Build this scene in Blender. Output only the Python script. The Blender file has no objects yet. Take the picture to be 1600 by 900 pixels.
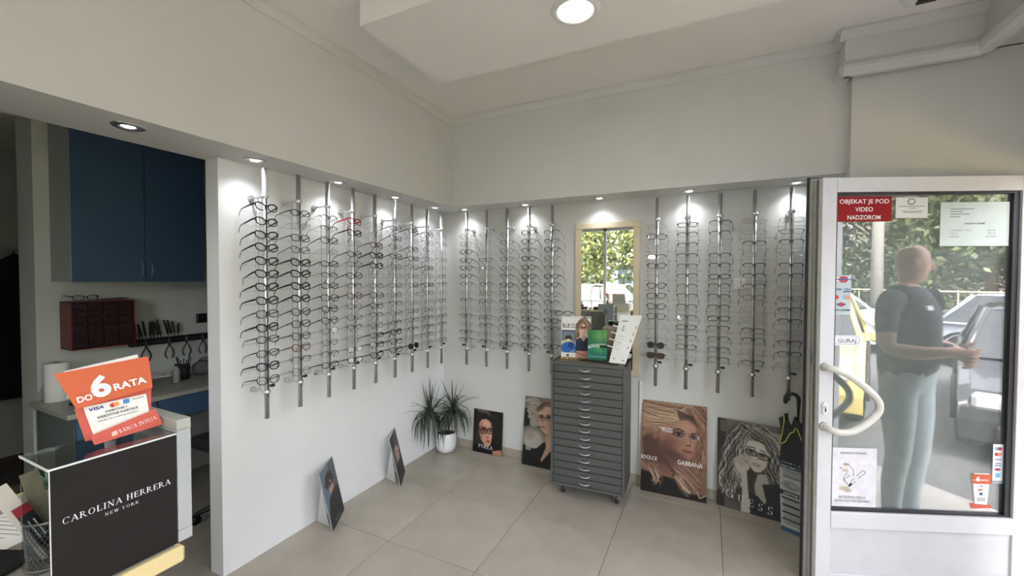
import bpy, math, random
import numpy as np
from mathutils import Matrix, Vector

# ------------------------------------------------------------------ camera, world, sun, exposure
S = bpy.context.scene
COL = S.collection
PI = math.pi
rnd = random.Random(7)

cam_d = bpy.data.cameras.new('camera')
cam_d.sensor_fit = 'HORIZONTAL'; cam_d.sensor_width = 36.0
cam_d.lens = 36.0 * 637.37 / 1600.0
cam_d.clip_start = 0.02; cam_d.clip_end = 200
cam = bpy.data.objects.new('camera', cam_d); COL.objects.link(cam)
YAW, PITCH, ROLL = 0.4491, 0.0233, 0.0028
fw = Vector((-math.sin(YAW)*math.cos(PITCH), math.cos(YAW)*math.cos(PITCH), -math.sin(PITCH)))
rt0 = Vector((math.cos(YAW), math.sin(YAW), 0)); up0 = rt0.cross(fw)
rt_ = math.cos(ROLL)*rt0 + math.sin(ROLL)*up0
up_ = -math.sin(ROLL)*rt0 + math.cos(ROLL)*up0
cam.matrix_world = Matrix(((rt_.x, up_.x, -fw.x, 2.281), (rt_.y, up_.y, -fw.y, -3.224), (rt_.z, up_.z, -fw.z, 1.577), (0, 0, 0, 1)))
S.camera = cam

world = bpy.data.worlds.new('sky'); S.world = world; world.use_nodes = True
wn = world.node_tree.nodes; wl = world.node_tree.links
sky = wn.new('ShaderNodeTexSky'); sky.sky_type = 'NISHITA'
sky.sun_disc = False; sky.sun_elevation = math.radians(52); sky.sun_rotation = math.radians(-35)
sky.air_density = 1.0; sky.dust_density = 4.0; sky.ozone_density = 1.0
sat = wn.new('ShaderNodeHueSaturation'); sat.inputs['Saturation'].default_value = 0.30
wl.new(sky.outputs['Color'], sat.inputs['Color'])
wb = wn.new('ShaderNodeVectorMath'); wb.operation = 'MULTIPLY'; wb.inputs[1].default_value = (1.05, .985, .985)
wl.new(sat.outputs['Color'], wb.inputs[0]); wl.new(wb.outputs[0], wn['Background'].inputs['Color'])
wn['Background'].inputs['Strength'].default_value = 3.1

sun_d = bpy.data.lights.new('sun', 'SUN'); sun_d.energy = 5.0; sun_d.angle = math.radians(1.0); sun_d.color = (1, .95, .86)
sun = bpy.data.objects.new('sun', sun_d); COL.objects.link(sun)
sun.rotation_euler = Vector((0.45, -0.50, -0.80)).to_track_quat('-Z', 'Y').to_euler()

S.view_settings.view_transform = 'Standard'; S.view_settings.look = 'None'
S.view_settings.gamma = 1.0; S.view_settings.use_curve_mapping = False
S.view_settings.exposure = 0.0
S.cycles.max_bounces = 10; S.cycles.diffuse_bounces = 5; S.cycles.glossy_bounces = 5
S.cycles.transmission_bounces = 8; S.cycles.transparent_max_bounces = 24
S.cycles.caustics_reflective = False; S.cycles.caustics_refractive = False
S.cycles.use_denoising = True

# ------------------------------------------------------------------ materials
def lin(c):
    return tuple(((x/12.92) if x <= .04045 else ((x+.055)/1.055)**2.4) for x in c)
def rgb(r, g, b): return lin((r/255., g/255., b/255.))
MATS = {}
def mat(name, col, rough=.5, metal=0., var=.0, scale=8., bump=0., bscale=60., spec=.5, emit=0., coat=0., alpha=1.):
    if name in MATS: return MATS[name]
    m = bpy.data.materials.new(name); m.use_nodes = True
    nt = m.node_tree; b = nt.nodes['Principled BSDF']
    b.inputs['Base Color'].default_value = (*col, 1)
    b.inputs['Roughness'].default_value = rough; b.inputs['Metallic'].default_value = metal
    b.inputs['Specular IOR Level'].default_value = spec
    b.inputs['Coat Weight'].default_value = coat
    b.inputs['Alpha'].default_value = alpha
    if emit:
        b.inputs['Emission Color'].default_value = (*col, 1); b.inputs['Emission Strength'].default_value = emit
    if var or bump:
        tc = nt.nodes.new('ShaderNodeTexCoord')
    if var:
        no = nt.nodes.new('ShaderNodeTexNoise'); no.inputs['Scale'].default_value = scale; no.inputs['Detail'].default_value = 4
        nt.links.new(tc.outputs['Object'], no.inputs['Vector'])
        mr = nt.nodes.new('ShaderNodeMapRange')
        mr.inputs[1].default_value = .25; mr.inputs[2].default_value = .75
        mr.inputs[3].default_value = 1-var; mr.inputs[4].default_value = 1+var*.6
        nt.links.new(no.outputs['Fac'], mr.inputs[0])
        mx = nt.nodes.new('ShaderNodeVectorMath'); mx.operation = 'SCALE'
        mx.inputs[0].default_value = col
        nt.links.new(mr.outputs[0], mx.inputs['Scale'])
        nt.links.new(mx.outputs[0], b.inputs['Base Color'])
    if bump:
        nb = nt.nodes.new('ShaderNodeTexNoise'); nb.inputs['Scale'].default_value = bscale; nb.inputs['Detail'].default_value = 3
        nt.links.new(tc.outputs['Object'], nb.inputs['Vector'])
        bp = nt.nodes.new('ShaderNodeBump'); bp.inputs['Strength'].default_value = bump; bp.inputs['Distance'].default_value = .004
        nt.links.new(nb.outputs['Fac'], bp.inputs['Height']); nt.links.new(bp.outputs['Normal'], b.inputs['Normal'])
    MATS[name] = m
    return m
def glass(name, tint=(1, 1, 1), refl=.06, rough=0., haze=0., hcol=(.8, .8, .8)):
    """thin sheet: mostly transparent, glossy on top, optional film of dirt"""
    if name in MATS: return MATS[name]
    m = bpy.data.materials.new(name); m.use_nodes = True; nt = m.node_tree
    nt.nodes.clear()
    out = nt.nodes.new('ShaderNodeOutputMaterial'); tr = nt.nodes.new('ShaderNodeBsdfTransparent'); tr.inputs[0].default_value = (*tint, 1)
    gl = nt.nodes.new('ShaderNodeBsdfGlossy'); gl.inputs['Roughness'].default_value = rough
    lw = nt.nodes.new('ShaderNodeLayerWeight'); lw.inputs['Blend'].default_value = .5
    pw = nt.nodes.new('ShaderNodeMath'); pw.operation = 'POWER'; pw.inputs[1].default_value = 4.0
    nt.links.new(lw.outputs['Facing'], pw.inputs[0])
    ad = nt.nodes.new('ShaderNodeMath'); ad.operation = 'MULTIPLY_ADD'; ad.use_clamp = True
    ad.inputs[1].default_value = .7; ad.inputs[2].default_value = refl
    nt.links.new(pw.outputs[0], ad.inputs[0])
    mx = nt.nodes.new('ShaderNodeMixShader'); nt.links.new(ad.outputs[0], mx.inputs[0])
    if haze:
        df = nt.nodes.new('ShaderNodeBsdfDiffuse'); df.inputs[0].default_value = (*hcol, 1)
        m2 = nt.nodes.new('ShaderNodeMixShader'); m2.inputs[0].default_value = haze
        nt.links.new(tr.outputs[0], m2.inputs[1]); nt.links.new(df.outputs[0], m2.inputs[2])
        nt.links.new(m2.outputs[0], mx.inputs[1])
    else:
        nt.links.new(tr.outputs[0], mx.inputs[1])
    nt.links.new(gl.outputs[0], mx.inputs[2]); nt.links.new(mx.outputs[0], out.inputs[0])
    MATS[name] = m
    return m
def print_mat():
    if 'print' in MATS: return MATS['print']
    m = bpy.data.materials.new('print'); m.use_nodes = True; nt = m.node_tree; b = nt.nodes['Principled BSDF']
    at = nt.nodes.new('ShaderNodeVertexColor'); at.layer_name = 'ink'
    nt.links.new(at.outputs['Color'], b.inputs['Base Color']); b.inputs['Roughness'].default_value = .45
    b.inputs['Specular IOR Level'].default_value = .35
    MATS['print'] = m
    return m

WALL = mat('wall_paint', rgb(206, 206, 203), .75, var=.03, scale=3, bump=.08, bscale=140)
WALL_LIT = mat('wall_paint_lit', rgb(229, 230, 231), .7, var=.03, scale=3, bump=.08, bscale=140)  # paler copy of the wall paint, rod wall's daylight put into the colour
CEIL = mat('ceiling_paint', rgb(232, 230, 227), .8, var=.03, scale=3)
WHITEPL = mat('white_plastic', rgb(225, 225, 222), .4)
ALU = mat('white_lacquered_aluminium', rgb(206, 206, 209), .35, var=.04, scale=14)
CHROME = mat('brushed_chrome', (.74, .74, .75), .34, .92)
STEEL = mat('steel_wire', (.42, .42, .42), .35, 1.)
BLACK = mat('black_plastic', (.012, .012, .013), .35)
DARK = mat('dark_gap', (.01, .01, .01), .8)
PAPER = mat('white_paper', rgb(236, 234, 228), .7)
INK = mat('black_ink', (.015, .015, .018), .6)
INKW = mat('white_ink', (.86, .86, .86), .5)

# ------------------------------------------------------------------ mesh helpers
class MB:
    def __init__(s): s.v = []; s.f = []; s.sm = []
    def add(s, vs, fs, smooth=False):
        o = len(s.v); s.v += [tuple(v) for v in vs]; s.f += [tuple(i+o for i in f) for f in fs]; s.sm += [smooth]*len(fs); return s
    def box(s, a, b):
        x0, y0, z0 = a; x1, y1, z1 = b
        if x0 > x1: x0, x1 = x1, x0
        if y0 > y1: y0, y1 = y1, y0
        if z0 > z1: z0, z1 = z1, z0
        return s.add([(x0,y0,z0),(x1,y0,z0),(x1,y1,z0),(x0,y1,z0),(x0,y0,z1),(x1,y0,z1),(x1,y1,z1),(x0,y1,z1)],
              [(0,3,2,1),(4,5,6,7),(0,1,5,4),(1,2,6,5),(2,3,7,6),(3,0,4,7)])
    def bbox(s, a, b, r=.004):
        """box with chamfered edges on all sides"""
        lo = [min(a[i], b[i]) for i in range(3)]; hi = [max(a[i], b[i]) for i in range(3)]
        r = min(r, *[(hi[i]-lo[i])*.45 for i in range(3)])
        vs = []; idx = {}
        for sx in (0, 1):
            for sy in (0, 1):
                for sz in (0, 1):
                    c = [(lo, hi)[q][i] for i, q in enumerate((sx, sy, sz))]
                    for ax in range(3):
                        p = list(c)
                        for i, q in enumerate((sx, sy, sz)):
                            if i != ax: p[i] += r if q == 0 else -r
                        idx[(sx, sy, sz, ax)] = len(vs); vs.append(tuple(p))
        fs = []
        def face(k): fs.append(tuple(k))
        for ax in range(3):
            o = [i for i in range(3) if i != ax]
            for q in (0, 1):
                ring = []
                for (p1, p2) in ((0,0),(1,0),(1,1),(0,1)):
                    c = [0,0,0]; c[ax] = q; c[o[0]] = p1; c[o[1]] = p2
                    ring.append(idx[(*c, ax)])
                if (q == 1) != (ax == 1): face(ring)
                else: face(ring[::-1])
        for ax in range(3):
            o = [i for i in range(3) if i != ax]
            for p1 in (0,1):
                for p2 in (0,1):
                    c0 = [0,0,0]; c1 = [0,0,0]; c0[ax] = 0; c1[ax] = 1
                    for c in (c0, c1): c[o[0]] = p1; c[o[1]] = p2
                    k = [idx[(*c0, o[0])], idx[(*c1, o[0])], idx[(*c1, o[1])], idx[(*c0, o[1])]]
                    flip = ((p1 == p2) == (ax != 1))
                    face(k[::-1] if flip else k)
        for sx in (0,1):
            for sy in (0,1):
                for sz in (0,1):
                    k = [idx[(sx,sy,sz,i)] for i in range(3)]
                    face(k if (sx+sy+sz) % 2 else k[::-1])
        return s.add(vs, fs)
    def tube(s, pts, r, seg=8, closed=False, cap=True, sq=None):
        """sweep along pts; r scalar/list; sq=(a,b) gives elliptical scale of section"""
        P = [Vector(p) for p in pts]; n = len(P)
        R = r if isinstance(r, (list, tuple)) else [r]*n
        T = []
        for i in range(n):
            if closed: t = P[(i+1) % n]-P[i-1]
            else: t = P[min(i+1, n-1)]-P[max(i-1, 0)]
            T.append(t.normalized() if t.length > 1e-9 else Vector((0,0,1)))
        ref = Vector((0,0,1)) if abs(T[0].z) < .9 else Vector((0,1,0))
        N = (ref - T[0]*ref.dot(T[0])).normalized(); vs = []
        for i in range(n):
            N = (N - T[i]*N.dot(T[i])); N = N.normalized() if N.length > 1e-6 else T[i].orthogonal().normalized()
            B = T[i].cross(N)
            a, b = sq if sq else (1, 1)
            for k in range(seg):
                th = 2*PI*k/seg
                vs.append(P[i] + N*(R[i]*a*math.cos(th)) + B*(R[i]*b*math.sin(th)))
        fs = []
        m = n if closed else n-1
        for i in range(m):
            j = (i+1) % n
            for k in range(seg):
                q = (k+1) % seg
                fs.append((i*seg+k, i*seg+q, j*seg+q, j*seg+k))
        s.add(vs, fs, True)
        if cap and not closed:
            o = len(s.v)-len(vs)
            s.f.append(tuple(o+k for k in range(seg))[::-1]); s.f.append(tuple(o+(n-1)*seg+k for k in range(seg))); s.sm += [False]*2
        return s
    def cyl(s, p0, p1, r0, r1=None, seg=16, cap=True):
        return s.tube([p0, p1], [r0, r0 if r1 is None else r1], seg, cap=cap)
    def lathe(s, prof, c=(0,0,0), seg=24, axis='z'):
        vs = []
        for (r, h) in prof:
            for k in range(seg):
                t = 2*PI*k/seg; a = r*math.cos(t); b = r*math.sin(t)
                p = {'z': (a, b, h), 'x': (h, a, b), 'y': (b, h, a)}[axis]
                vs.append((c[0]+p[0], c[1]+p[1], c[2]+p[2]))
        fs = []
        for i in range(len(prof)-1):
            for k in range(seg):
                q = (k+1) % seg
                fs.append((i*seg+k, i*seg+q, (i+1)*seg+q, (i+1)*seg+k))
        return s.add(vs, fs, True)
    def prism(s, poly, h0, h1, axis='z'):
        """polygon extruded; axis z: poly=(x,y); y: poly=(x,z); x: poly=(y,z)"""
        n = len(poly)
        def P(p, h): return {'z': (p[0], p[1], h), 'y': (p[0], h, p[1]), 'x': (h, p[0], p[1])}[axis]
        vs = [P(p, h0) for p in poly]+[P(p, h1) for p in poly]
        fs = [tuple(range(n))[::-1], tuple(range(n, 2*n))]+[(i, (i+1) % n, n+(i+1) % n, n+i) for i in range(n)]
        return s.add(vs, fs)
    def sphere(s, c, r, seg=14, rings=8):
        rx, ry, rz = r if isinstance(r, (tuple, list)) else (r, r, r)
        vs = []; fs = []
        for i in range(rings+1):
            ph = PI*i/rings
            for k in range(seg):
                t = 2*PI*k/seg
                vs.append((c[0]+rx*math.sin(ph)*math.cos(t), c[1]+ry*math.sin(ph)*math.sin(t), c[2]+rz*math.cos(ph)))
        for i in range(rings):
            for k in range(seg):
                q = (k+1) % seg
                fs.append((i*seg+k, (i+1)*seg+k, (i+1)*seg+q, i*seg+q))
        return s.add(vs, fs, True)
    def quadslab(s, a, b, c, d, t):
        """4 corners (any plane) with thickness vector t"""
        A = [Vector(p) for p in (a, b, c, d)]; t = Vector(t)
        vs = A+[p+t for p in A]
        return s.add(vs, [(0,1,2,3), (7,6,5,4), (0,4,5,1), (1,5,6,2), (2,6,7,3), (3,7,4,0)])
    def polyslab(s, pts, t):
        A = [Vector(p) for p in pts]; t = Vector(t); n = len(A)
        return s.add(A+[p+t for p in A], [tuple(range(n)), tuple(range(n, 2*n))[::-1]]+[(i, n+i, n+(i+1) % n, (i+1) % n) for i in range(n)])
    def mesh(s, name, off=(0,0,0)):
        me = bpy.data.meshes.new(name)
        me.from_pydata([(v[0]-off[0], v[1]-off[1], v[2]-off[2]) for v in s.v], [], s.f)
        me.polygons.foreach_set('use_smooth', s.sm)
        me.validate(); me.update()
        return me
    def build(s, name, m, parent=None, world=True, fix=True):
        off = (0,0,0)
        if parent is not None and world:
            off = wloc(parent)
        me = s.mesh(name, off)
        if fix: fixn(me)
        me.materials.append(m)
        return link(name, me, parent)
import bmesh
def fixn(me):
    bm = bmesh.new(); bm.from_mesh(me); bmesh.ops.recalc_face_normals(bm, faces=bm.faces); bm.to_mesh(me); bm.free()
def wloc(o):
    v = Vector((0,0,0))
    while o is not None: v += Vector(o.location); o = o.parent
    return v
def link(name, data, parent=None, loc=None, rot=None):
    o = bpy.data.objects.new(name, data); COL.objects.link(o)
    if parent is not None: o.parent = parent
    if loc is not None: o.location = loc
    if rot is not None: o.rotation_euler = rot
    return o
def thing(name, label, cat, loc=(0,0,0), rz=0, group=None):
    o = bpy.data.objects.new(name, None); COL.objects.link(o)
    o.empty_display_size = .05
    o.location = loc; o.rotation_euler = (0, 0, rz); tag(o, label, cat, group); return o
def tag(o, label, cat, group=None, kind=None):
    o['label'] = label; o['category'] = cat
    if group: o['group'] = group
    if kind: o['kind'] = kind
    return o
def struct(name, mb, m, label=None, cat=None):
    o = mb.build(name, m); o['kind'] = 'structure'
    if label: o['label'] = label; o['category'] = cat
    return o
def bevel(o, w=.004, seg=2):
    b = o.modifiers.new('edge', 'BEVEL'); b.width = w; b.segments = seg; b.limit_method = 'ANGLE'; b.angle_limit = math.radians(40); return o
def basis(origin, x, up):
    """matrix whose local X runs along x, local Y along up, local Z out of the surface"""
    x = Vector(x).normalized(); z = x.cross(Vector(up)).normalized(); y = z.cross(x)
    o = Vector(origin)
    return Matrix(((x.x, y.x, z.x, o.x), (x.y, y.y, z.y, o.y), (x.z, y.z, z.z, o.z), (0,0,0,1)))

# ------------------------------------------------------------------ lettering
def sans_verts(txt, bold=0.):
    cu = bpy.data.curves.new('t', 'FONT'); cu.body = txt; cu.size = 1; cu.resolution_u = 3; cu.offset = bold
    ob = bpy.data.objects.new('t', cu); COL.objects.link(ob)
    dg = bpy.context.evaluated_depsgraph_get()
    me = bpy.data.meshes.new_from_object(ob.evaluated_get(dg))
    vs = [(v.co.x, v.co.y) for v in me.vertices]; fs = [tuple(p.vertices) for p in me.polygons]
    bpy.data.objects.remove(ob); bpy.data.curves.remove(cu); bpy.data.meshes.remove(me)
    return vs, fs
# serif capitals as strokes in a unit box: ('l', x0,y0,x1,y1,w) straight, ('a', cx,cy,rx,ry,t0,t1,w) arc (degrees), ('s', x, y, len) serif bar
K, TH = .15, .05
SER = {
 'A': (.86, [('l',.10,0,.42,1,TH),('l',.42,1,.76,0,K),('l',.22,.34,.62,.34,TH),('s',.10,0,.24),('s',.76,0,.28)]),
 'B': (.70, [('l',.14,0,.14,1,K),('a',.14,.76,.42,.24,-90,90,.10),('a',.14,.27,.50,.27,-90,90,.11),('s',.08,0,.2),('s',.08,1,.2)]),
 'C': (.84, [('a',.46,.5,.40,.5,42,318,.11),('l',.77,.70,.77,.99,TH)]),
 'E': (.68, [('l',.14,0,.14,1,K),('l',.08,.975,.60,.975,TH),('l',.08,.025,.64,.025,TH),('l',.14,.52,.46,.52,TH),('l',.60,1,.60,.78,TH),('l',.64,0,.64,.24,TH),('l',.46,.40,.46,.64,TH)]),
 'F': (.66, [('l',.14,0,.14,1,K),('l',.08,.975,.60,.975,TH),('l',.14,.52,.46,.52,TH),('l',.60,1,.60,.76,TH),('l',.46,.40,.46,.64,TH),('s',.14,0,.30)]),
 'G': (.90, [('a',.46,.5,.40,.5,42,330,.11),('l',.78,.0,.78,.42,.13),('s',.78,.42,.28),('l',.77,.72,.77,.99,TH)]),
 'H': (.88, [('l',.16,0,.16,1,K),('l',.72,0,.72,1,K),('l',.16,.52,.72,.52,TH),('s',.16,0,.3),('s',.16,1,.3),('s',.72,0,.3),('s',.72,1,.3)]),
 'I': (.36, [('l',.18,0,.18,1,K),('s',.18,0,.3),('s',.18,1,.3)]),
 'K': (.86, [('l',.16,0,.16,1,K),('l',.20,.45,.68,1,TH),('l',.34,.58,.74,0,.13),('s',.16,0,.3),('s',.16,1,.3),('s',.68,1,.24),('s',.74,0,.26)]),
 'L': (.68, [('l',.14,0,.14,1,K),('l',.08,.025,.64,.025,TH),('l',.64,0,.64,.28,TH),('s',.14,1,.3)]),
 'N': (.90, [('l',.15,0,.15,1,TH),('l',.15,1,.75,0,K),('l',.75,0,.75,1,TH),('s',.15,0,.24),('s',.10,1,.2),('s',.75,1,.24)]),
 'O': (.92, [('a',.46,.5,.40,.5,0,360,.12)]),
 'R': (.82, [('l',.14,0,.14,1,K),('a',.14,.74,.44,.26,-90,90,.11),('l',.36,.48,.74,0,.13),('s',.14,0,.3),('s',.08,1,.2),('s',.76,0,.22)]),
 'S': (.64, [('a',.32,.75,.23,.24,30,265,.11),('a',.32,.26,.25,.25,-150,85,.12),('l',.54,.74,.54,.98,TH),('l',.09,.02,.09,.28,TH)]),
 'T': (.78, [('l',.39,0,.39,1,K),('l',.06,.975,.72,.975,TH),('l',.06,1,.06,.76,TH),('l',.72,1,.72,.76,TH),('s',.39,0,.3)]),
 'U': (.88, [('l',.16,.32,.16,1,K),('a',.44,.32,.28,.31,180,360,.09),('l',.72,.32,.72,1,TH),('s',.16,1,.3),('s',.72,1,.24)]),
 'W': (1.2, [('l',.12,1,.36,0,K),('l',.36,0,.60,1,TH),('l',.60,1,.84,0,K),('l',.84,0,1.08,1,TH),('s',.12,1,.26),('s',.60,1,.26),('s',1.08,1,.22)]),
 'Y': (.82, [('l',.10,1,.41,.46,.13),('l',.41,.46,.72,1,TH),('l',.41,0,.41,.48,K),('s',.10,1,.26),('s',.72,1,.22),('s',.41,0,.3)]),
}
def serif_verts(txt, track=.10):
    vs = []; fs = []; x = 0
    def quad(p): o = len(vs); vs.extend(p); fs.append((o, o+1, o+2, o+3))
    for ch in txt:
        if ch == ' ': x += .45; continue
        w, strokes = SER[ch]
        for st in strokes:
            if st[0] == 'l':
                _, x0, y0, x1, y1, t = st
                if abs(y1-y0) >= abs(x1-x0)*.6: quad([(x+x0-t/2,y0),(x+x0+t/2,y0),(x+x1+t/2,y1),(x+x1-t/2,y1)])
                else: quad([(x+x0,y0-t/2),(x+x1,y1-t/2),(x+x1,y1+t/2),(x+x0,y0+t/2)])
            elif st[0] == 's':
                _, sx, sy, ln = st; yy = .025 if sy < .5 else .975
                if .1 < sy < .9: yy = sy
                quad([(x+sx-ln/2,yy-.028),(x+sx+ln/2,yy-.028),(x+sx+ln/2,yy+.028),(x+sx-ln/2,yy+.028)])
            else:
                _, cx, cy, rx, ry, t0, t1, t = st; n = 14
                for i in range(n):
                    a = math.radians(t0+(t1-t0)*i/n); b = math.radians(t0+(t1-t0)*(i+1)/n)
                    def pt(an, out):
                        wv = t*(.35+.65*abs(math.cos(an)))*(0 if out else 1)
                        wh = t*(.35+.65*abs(math.cos(an)))*(0 if out else 1)
                        return (x+cx+(rx-wv)*math.cos(an), cy+(ry-wh*.6)*math.sin(an))
                    quad([pt(a, 0), pt(a, 1), pt(b, 1), pt(b, 0)])
        x += w+track
    return vs, fs
def letters(txt, M, h, m, parent, width=None, serif=False, align='l', bold=.0, name='lettering', track=.10, slant=0., mats=None):
    """flat raised letters: M = basis (local X reading direction, Y up); h = cap height"""
    vs, fs = serif_verts(txt, track) if serif else sans_verts(txt, bold)
    if not vs: return None
    a = np.array(vs, float)
    if serif: sc = h
    else: sc = h/.70
    a[:, 0] -= a[:, 0].min(); sx = sc
    if width: sx = width/max(1e-6, a[:, 0].max())
    a[:, 0] *= sx; a[:, 1] *= sc
    a[:, 0] += slant*a[:, 1]
    if align == 'c': a[:, 0] -= a[:, 0].max()/2
    elif align == 'r': a[:, 0] -= a[:, 0].max()
    off = wloc(parent) if parent is not None else Vector((0,0,0))
    P = [M @ Vector((p[0], p[1], .0006)) - off for p in a]
    me = bpy.data.meshes.new(name); me.from_pydata(P, [], fs); me.materials.append(m); me.update()
    return link(name, me, parent)
# ================================================================== STRUCTURE
ZC = 2.95      # ceiling
ZS = 2.195     # soffit underside
XF = 3.72      # inner face of street wall
YB = -6.30     # inner face of back wall

# floor: grout bed with single tiles (0.6 m)
TILE = mat('beige_polished_tile', rgb(170, 162, 150), .22, var=.10, scale=5, spec=.5)
TILE2 = mat('beige_polished_tile_b', rgb(166, 158, 146), .24, var=.12, scale=6, spec=.5)
GROUT = mat('dark_grout', rgb(96, 90, 82), .9)
floor = struct('floor', MB().box((-3.3, YB-.1, -.12), (3.8, .12, -.003)), GROUT, 'beige polished stone tile floor of the shop', 'floor')
tm = MB().bbox((-.2985, -.2985, -.012), (.2985, .2985, 0), .0012).mesh('tile'); fixn(tm); tm.materials.append(TILE)
tm2 = tm.copy(); tm2.materials.clear(); tm2.materials.append(TILE2)
for i in range(-5, 6):
    for j in range(-10, 2):
        cx = .571+.3+.6*i; cy = -.77+.3+.6*j
        if cx > 3.6 or cy > .2 or cy < YB: continue
        link('tile', tm if (i*3+j*5) % 3 else tm2, floor, (cx, cy, 0))

struct('wall_left', MB().box((-.11, -1.98, 0), (0, 0, ZS)), WALL_LIT, 'white painted wall with the long row of display rods', 'wall')
struct('wall_left_rear', MB().box((-1.55, YB-.1, 0), (-1.40, -3.8, ZC+.1)).box((-3.3, -3.95, 0), (-.11, -3.80, ZC+.1)), WALL)
struct('soffit_left', MB().box((-.11, -3.80, ZS), (.266, 0, ZC)), WALL, 'dropped white bulkhead above the workshop opening with recessed spots', 'soffit')
struct('soffit_right', MB().box((.266, -.244, ZS), (3.0, 0, ZC)), WALL, 'dropped white bulkhead above the mirror with recessed spots', 'soffit')
struct('wall_right', MB().box((-3.3, 0, 0), (XF+.2, .14, ZC+.1)), WALL, 'white painted wall with mirror, rods and leaning posters', 'wall')
struct('ceiling', MB().box((-1.55, YB-.14, ZC), (XF+.2, .14, ZC+.25)), CEIL, 'pale painted ceiling above the shop', 'ceiling')
struct('ceiling_drop', MB().box((.74, -1.735, 2.80), (XF-.03, -1.075, ZC)), CEIL, 'pale dropped ceiling slab carrying the round lamp', 'ceiling')

# crown mouldings
CR = [(0, 2.893), (.006, 2.893), (.010, 2.905), (.024, 2.928), (.036, 2.938), (.036, ZC), (0, ZC)]
struct('trim_1', MB().prism([(.266+a, z) for a, z in CR], -.244, -3.80, 'y'), WALL)
struct('trim_2', MB().prism([(-.244-a, z) for a, z in CR], .266, 2.95, 'x'), WALL)
# corner pillar beside the entrance with its moulding and upper box
struct('pillar', MB().box((2.995, -.30, 0), (XF, 0, 2.74)), WALL, 'plain grey-white corner pillar behind the open door', 'pillar')
struct('pillar_box', MB().box((2.945, -.365, 2.77), (XF, 0, ZC)), WALL, 'boxed bulkhead with rounded moulding on top of the pillar', 'bulkhead')
ov = [(0, 2.70), (.03, 2.70), (.048, 2.715), (.055, 2.735), (.052, 2.755), (.04, 2.768), (.03, 2.785), (0, 2.785)]
struct('trim_3', MB().prism([(-.335-a, z) for a, z in ov], 2.935, 3.50, 'x'), WALL)
struct('trim_4', MB().prism([(2.975-a, z) for a, z in ov], -.36, -.244, 'y'), WALL)
struct('trim_5', MB().prism([(-.365-a, z) for a, z in CR], 2.92, 3.50, 'x'), WALL)
struct('trim_6', MB().prism([(2.945-a, z) for a, z in CR], -.38, -.244, 'y'), WALL)
struct('bulkhead_street', MB().box((3.50, -3.2, 2.745), (XF, -.30, ZC)), WALL, 'boxed bulkhead running along the street wall above the door', 'bulkhead')
struct('trim_7', MB().prism([(3.52-a, z) for a, z in ov], -.36, -3.2, 'y'), WALL)

# skirting under the mirror wall
BB = mat('beige_skirting_tile', rgb(165, 156, 142), .35, var=.08, scale=6)
bs = struct('baseboard_right', MB().box((.0, -.010, 0), (2.995, 0, .070)), GROUT)
x = .002
while x < 2.99:
    x1 = min(x+.597, 2.993)
    MB().bbox((x, -.0125, .002), (x1, -.002, .072), .0015).build('skirting_tile', BB, bs); x = x1+.003

# street wall with entrance and shop window (x = XF)
mb = MB()
mb.box((XF, -.34, 0), (XF+.18, .14, ZC+.1))
mb.box((XF, -1.36, 2.15), (XF+.18, -.34, ZC+.1))
mb.box((XF, -1.62, 0), (XF+.18, -1.36, ZC+.1))
mb.box((XF, -5.9, 0), (XF+.18, -1.62, .35)); mb.box((XF, -5.9, 2.68), (XF+.18, -1.62, ZC+.1))
mb.box((XF, YB-.14, 0), (XF+.18, -5.9, ZC+.1))
struct('wall_street', mb, WALL)
PANE = glass('window_glass', (.95, .97, .96), .08)
w1 = struct('window_1', MB().box((XF+.05, -5.9, .35), (XF+.11, -1.62, .41)).box((XF+.05, -5.9, 2.62), (XF+.11, -1.62, 2.68))
            .box((XF+.05, -1.68, .35), (XF+.11, -1.62, 2.68)).box((XF+.05, -5.9, .35), (XF+.11, -5.84, 2.68)).box((XF+.05, -3.79, .41), (XF+.11, -3.73, 2.62)), ALU)
for a, b in ((-5.84, -3.79), (-3.73, -1.68)):
    MB().box((XF+.077, a, .41), (XF+.083, b, 2.62)).build('pane', PANE, w1)
struct('doorframe', MB().box((XF+.04, -.40, 0), (XF+.12, -.34, 2.15)).box((XF+.04, -1.36, 0), (XF+.12, -1.30, 2.15)).box((XF+.04, -1.36, 2.09), (XF+.12, -.34, 2.15)), ALU)
struct('doorstep', MB().bbox((XF-.08, -1.5, -.14), (XF+.95, -.2, -.002), .01), mat('step_stone', rgb(150, 146, 140), .7, var=.1))

# rear wall with the wide window seen in the mirror (y = YB)
mb = MB()
mb.box((-1.55, YB-.14, 0), (-1.25, YB, ZC+.1)); mb.box((3.45, YB-.14, 0), (XF, YB, ZC+.1))
mb.box((-1.25, YB-.14, 0), (3.45, YB, .55)); mb.box((-1.25, YB-.14, 2.75), (3.45, YB, ZC+.1))
struct('wall_rear', mb, WALL)
mb = MB(); XS = (-1.25, .06, 1.75, 3.39)
for a in XS: mb.box((a, YB-.10, .55), (a+.06, YB-.04, 2.75))
mb.box((-1.25, YB-.10, .55), (3.45, YB-.04, .61)); mb.box((-1.25, YB-.10, 2.69), (3.45, YB-.04, 2.75))
w2 = struct('window_2', mb, ALU)
for a, b in zip(XS[:-1], XS[1:]):
    MB().box((a+.06, YB-.073, .61), (b, YB-.067, 2.69)).build('pane', PANE, w2)

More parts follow.
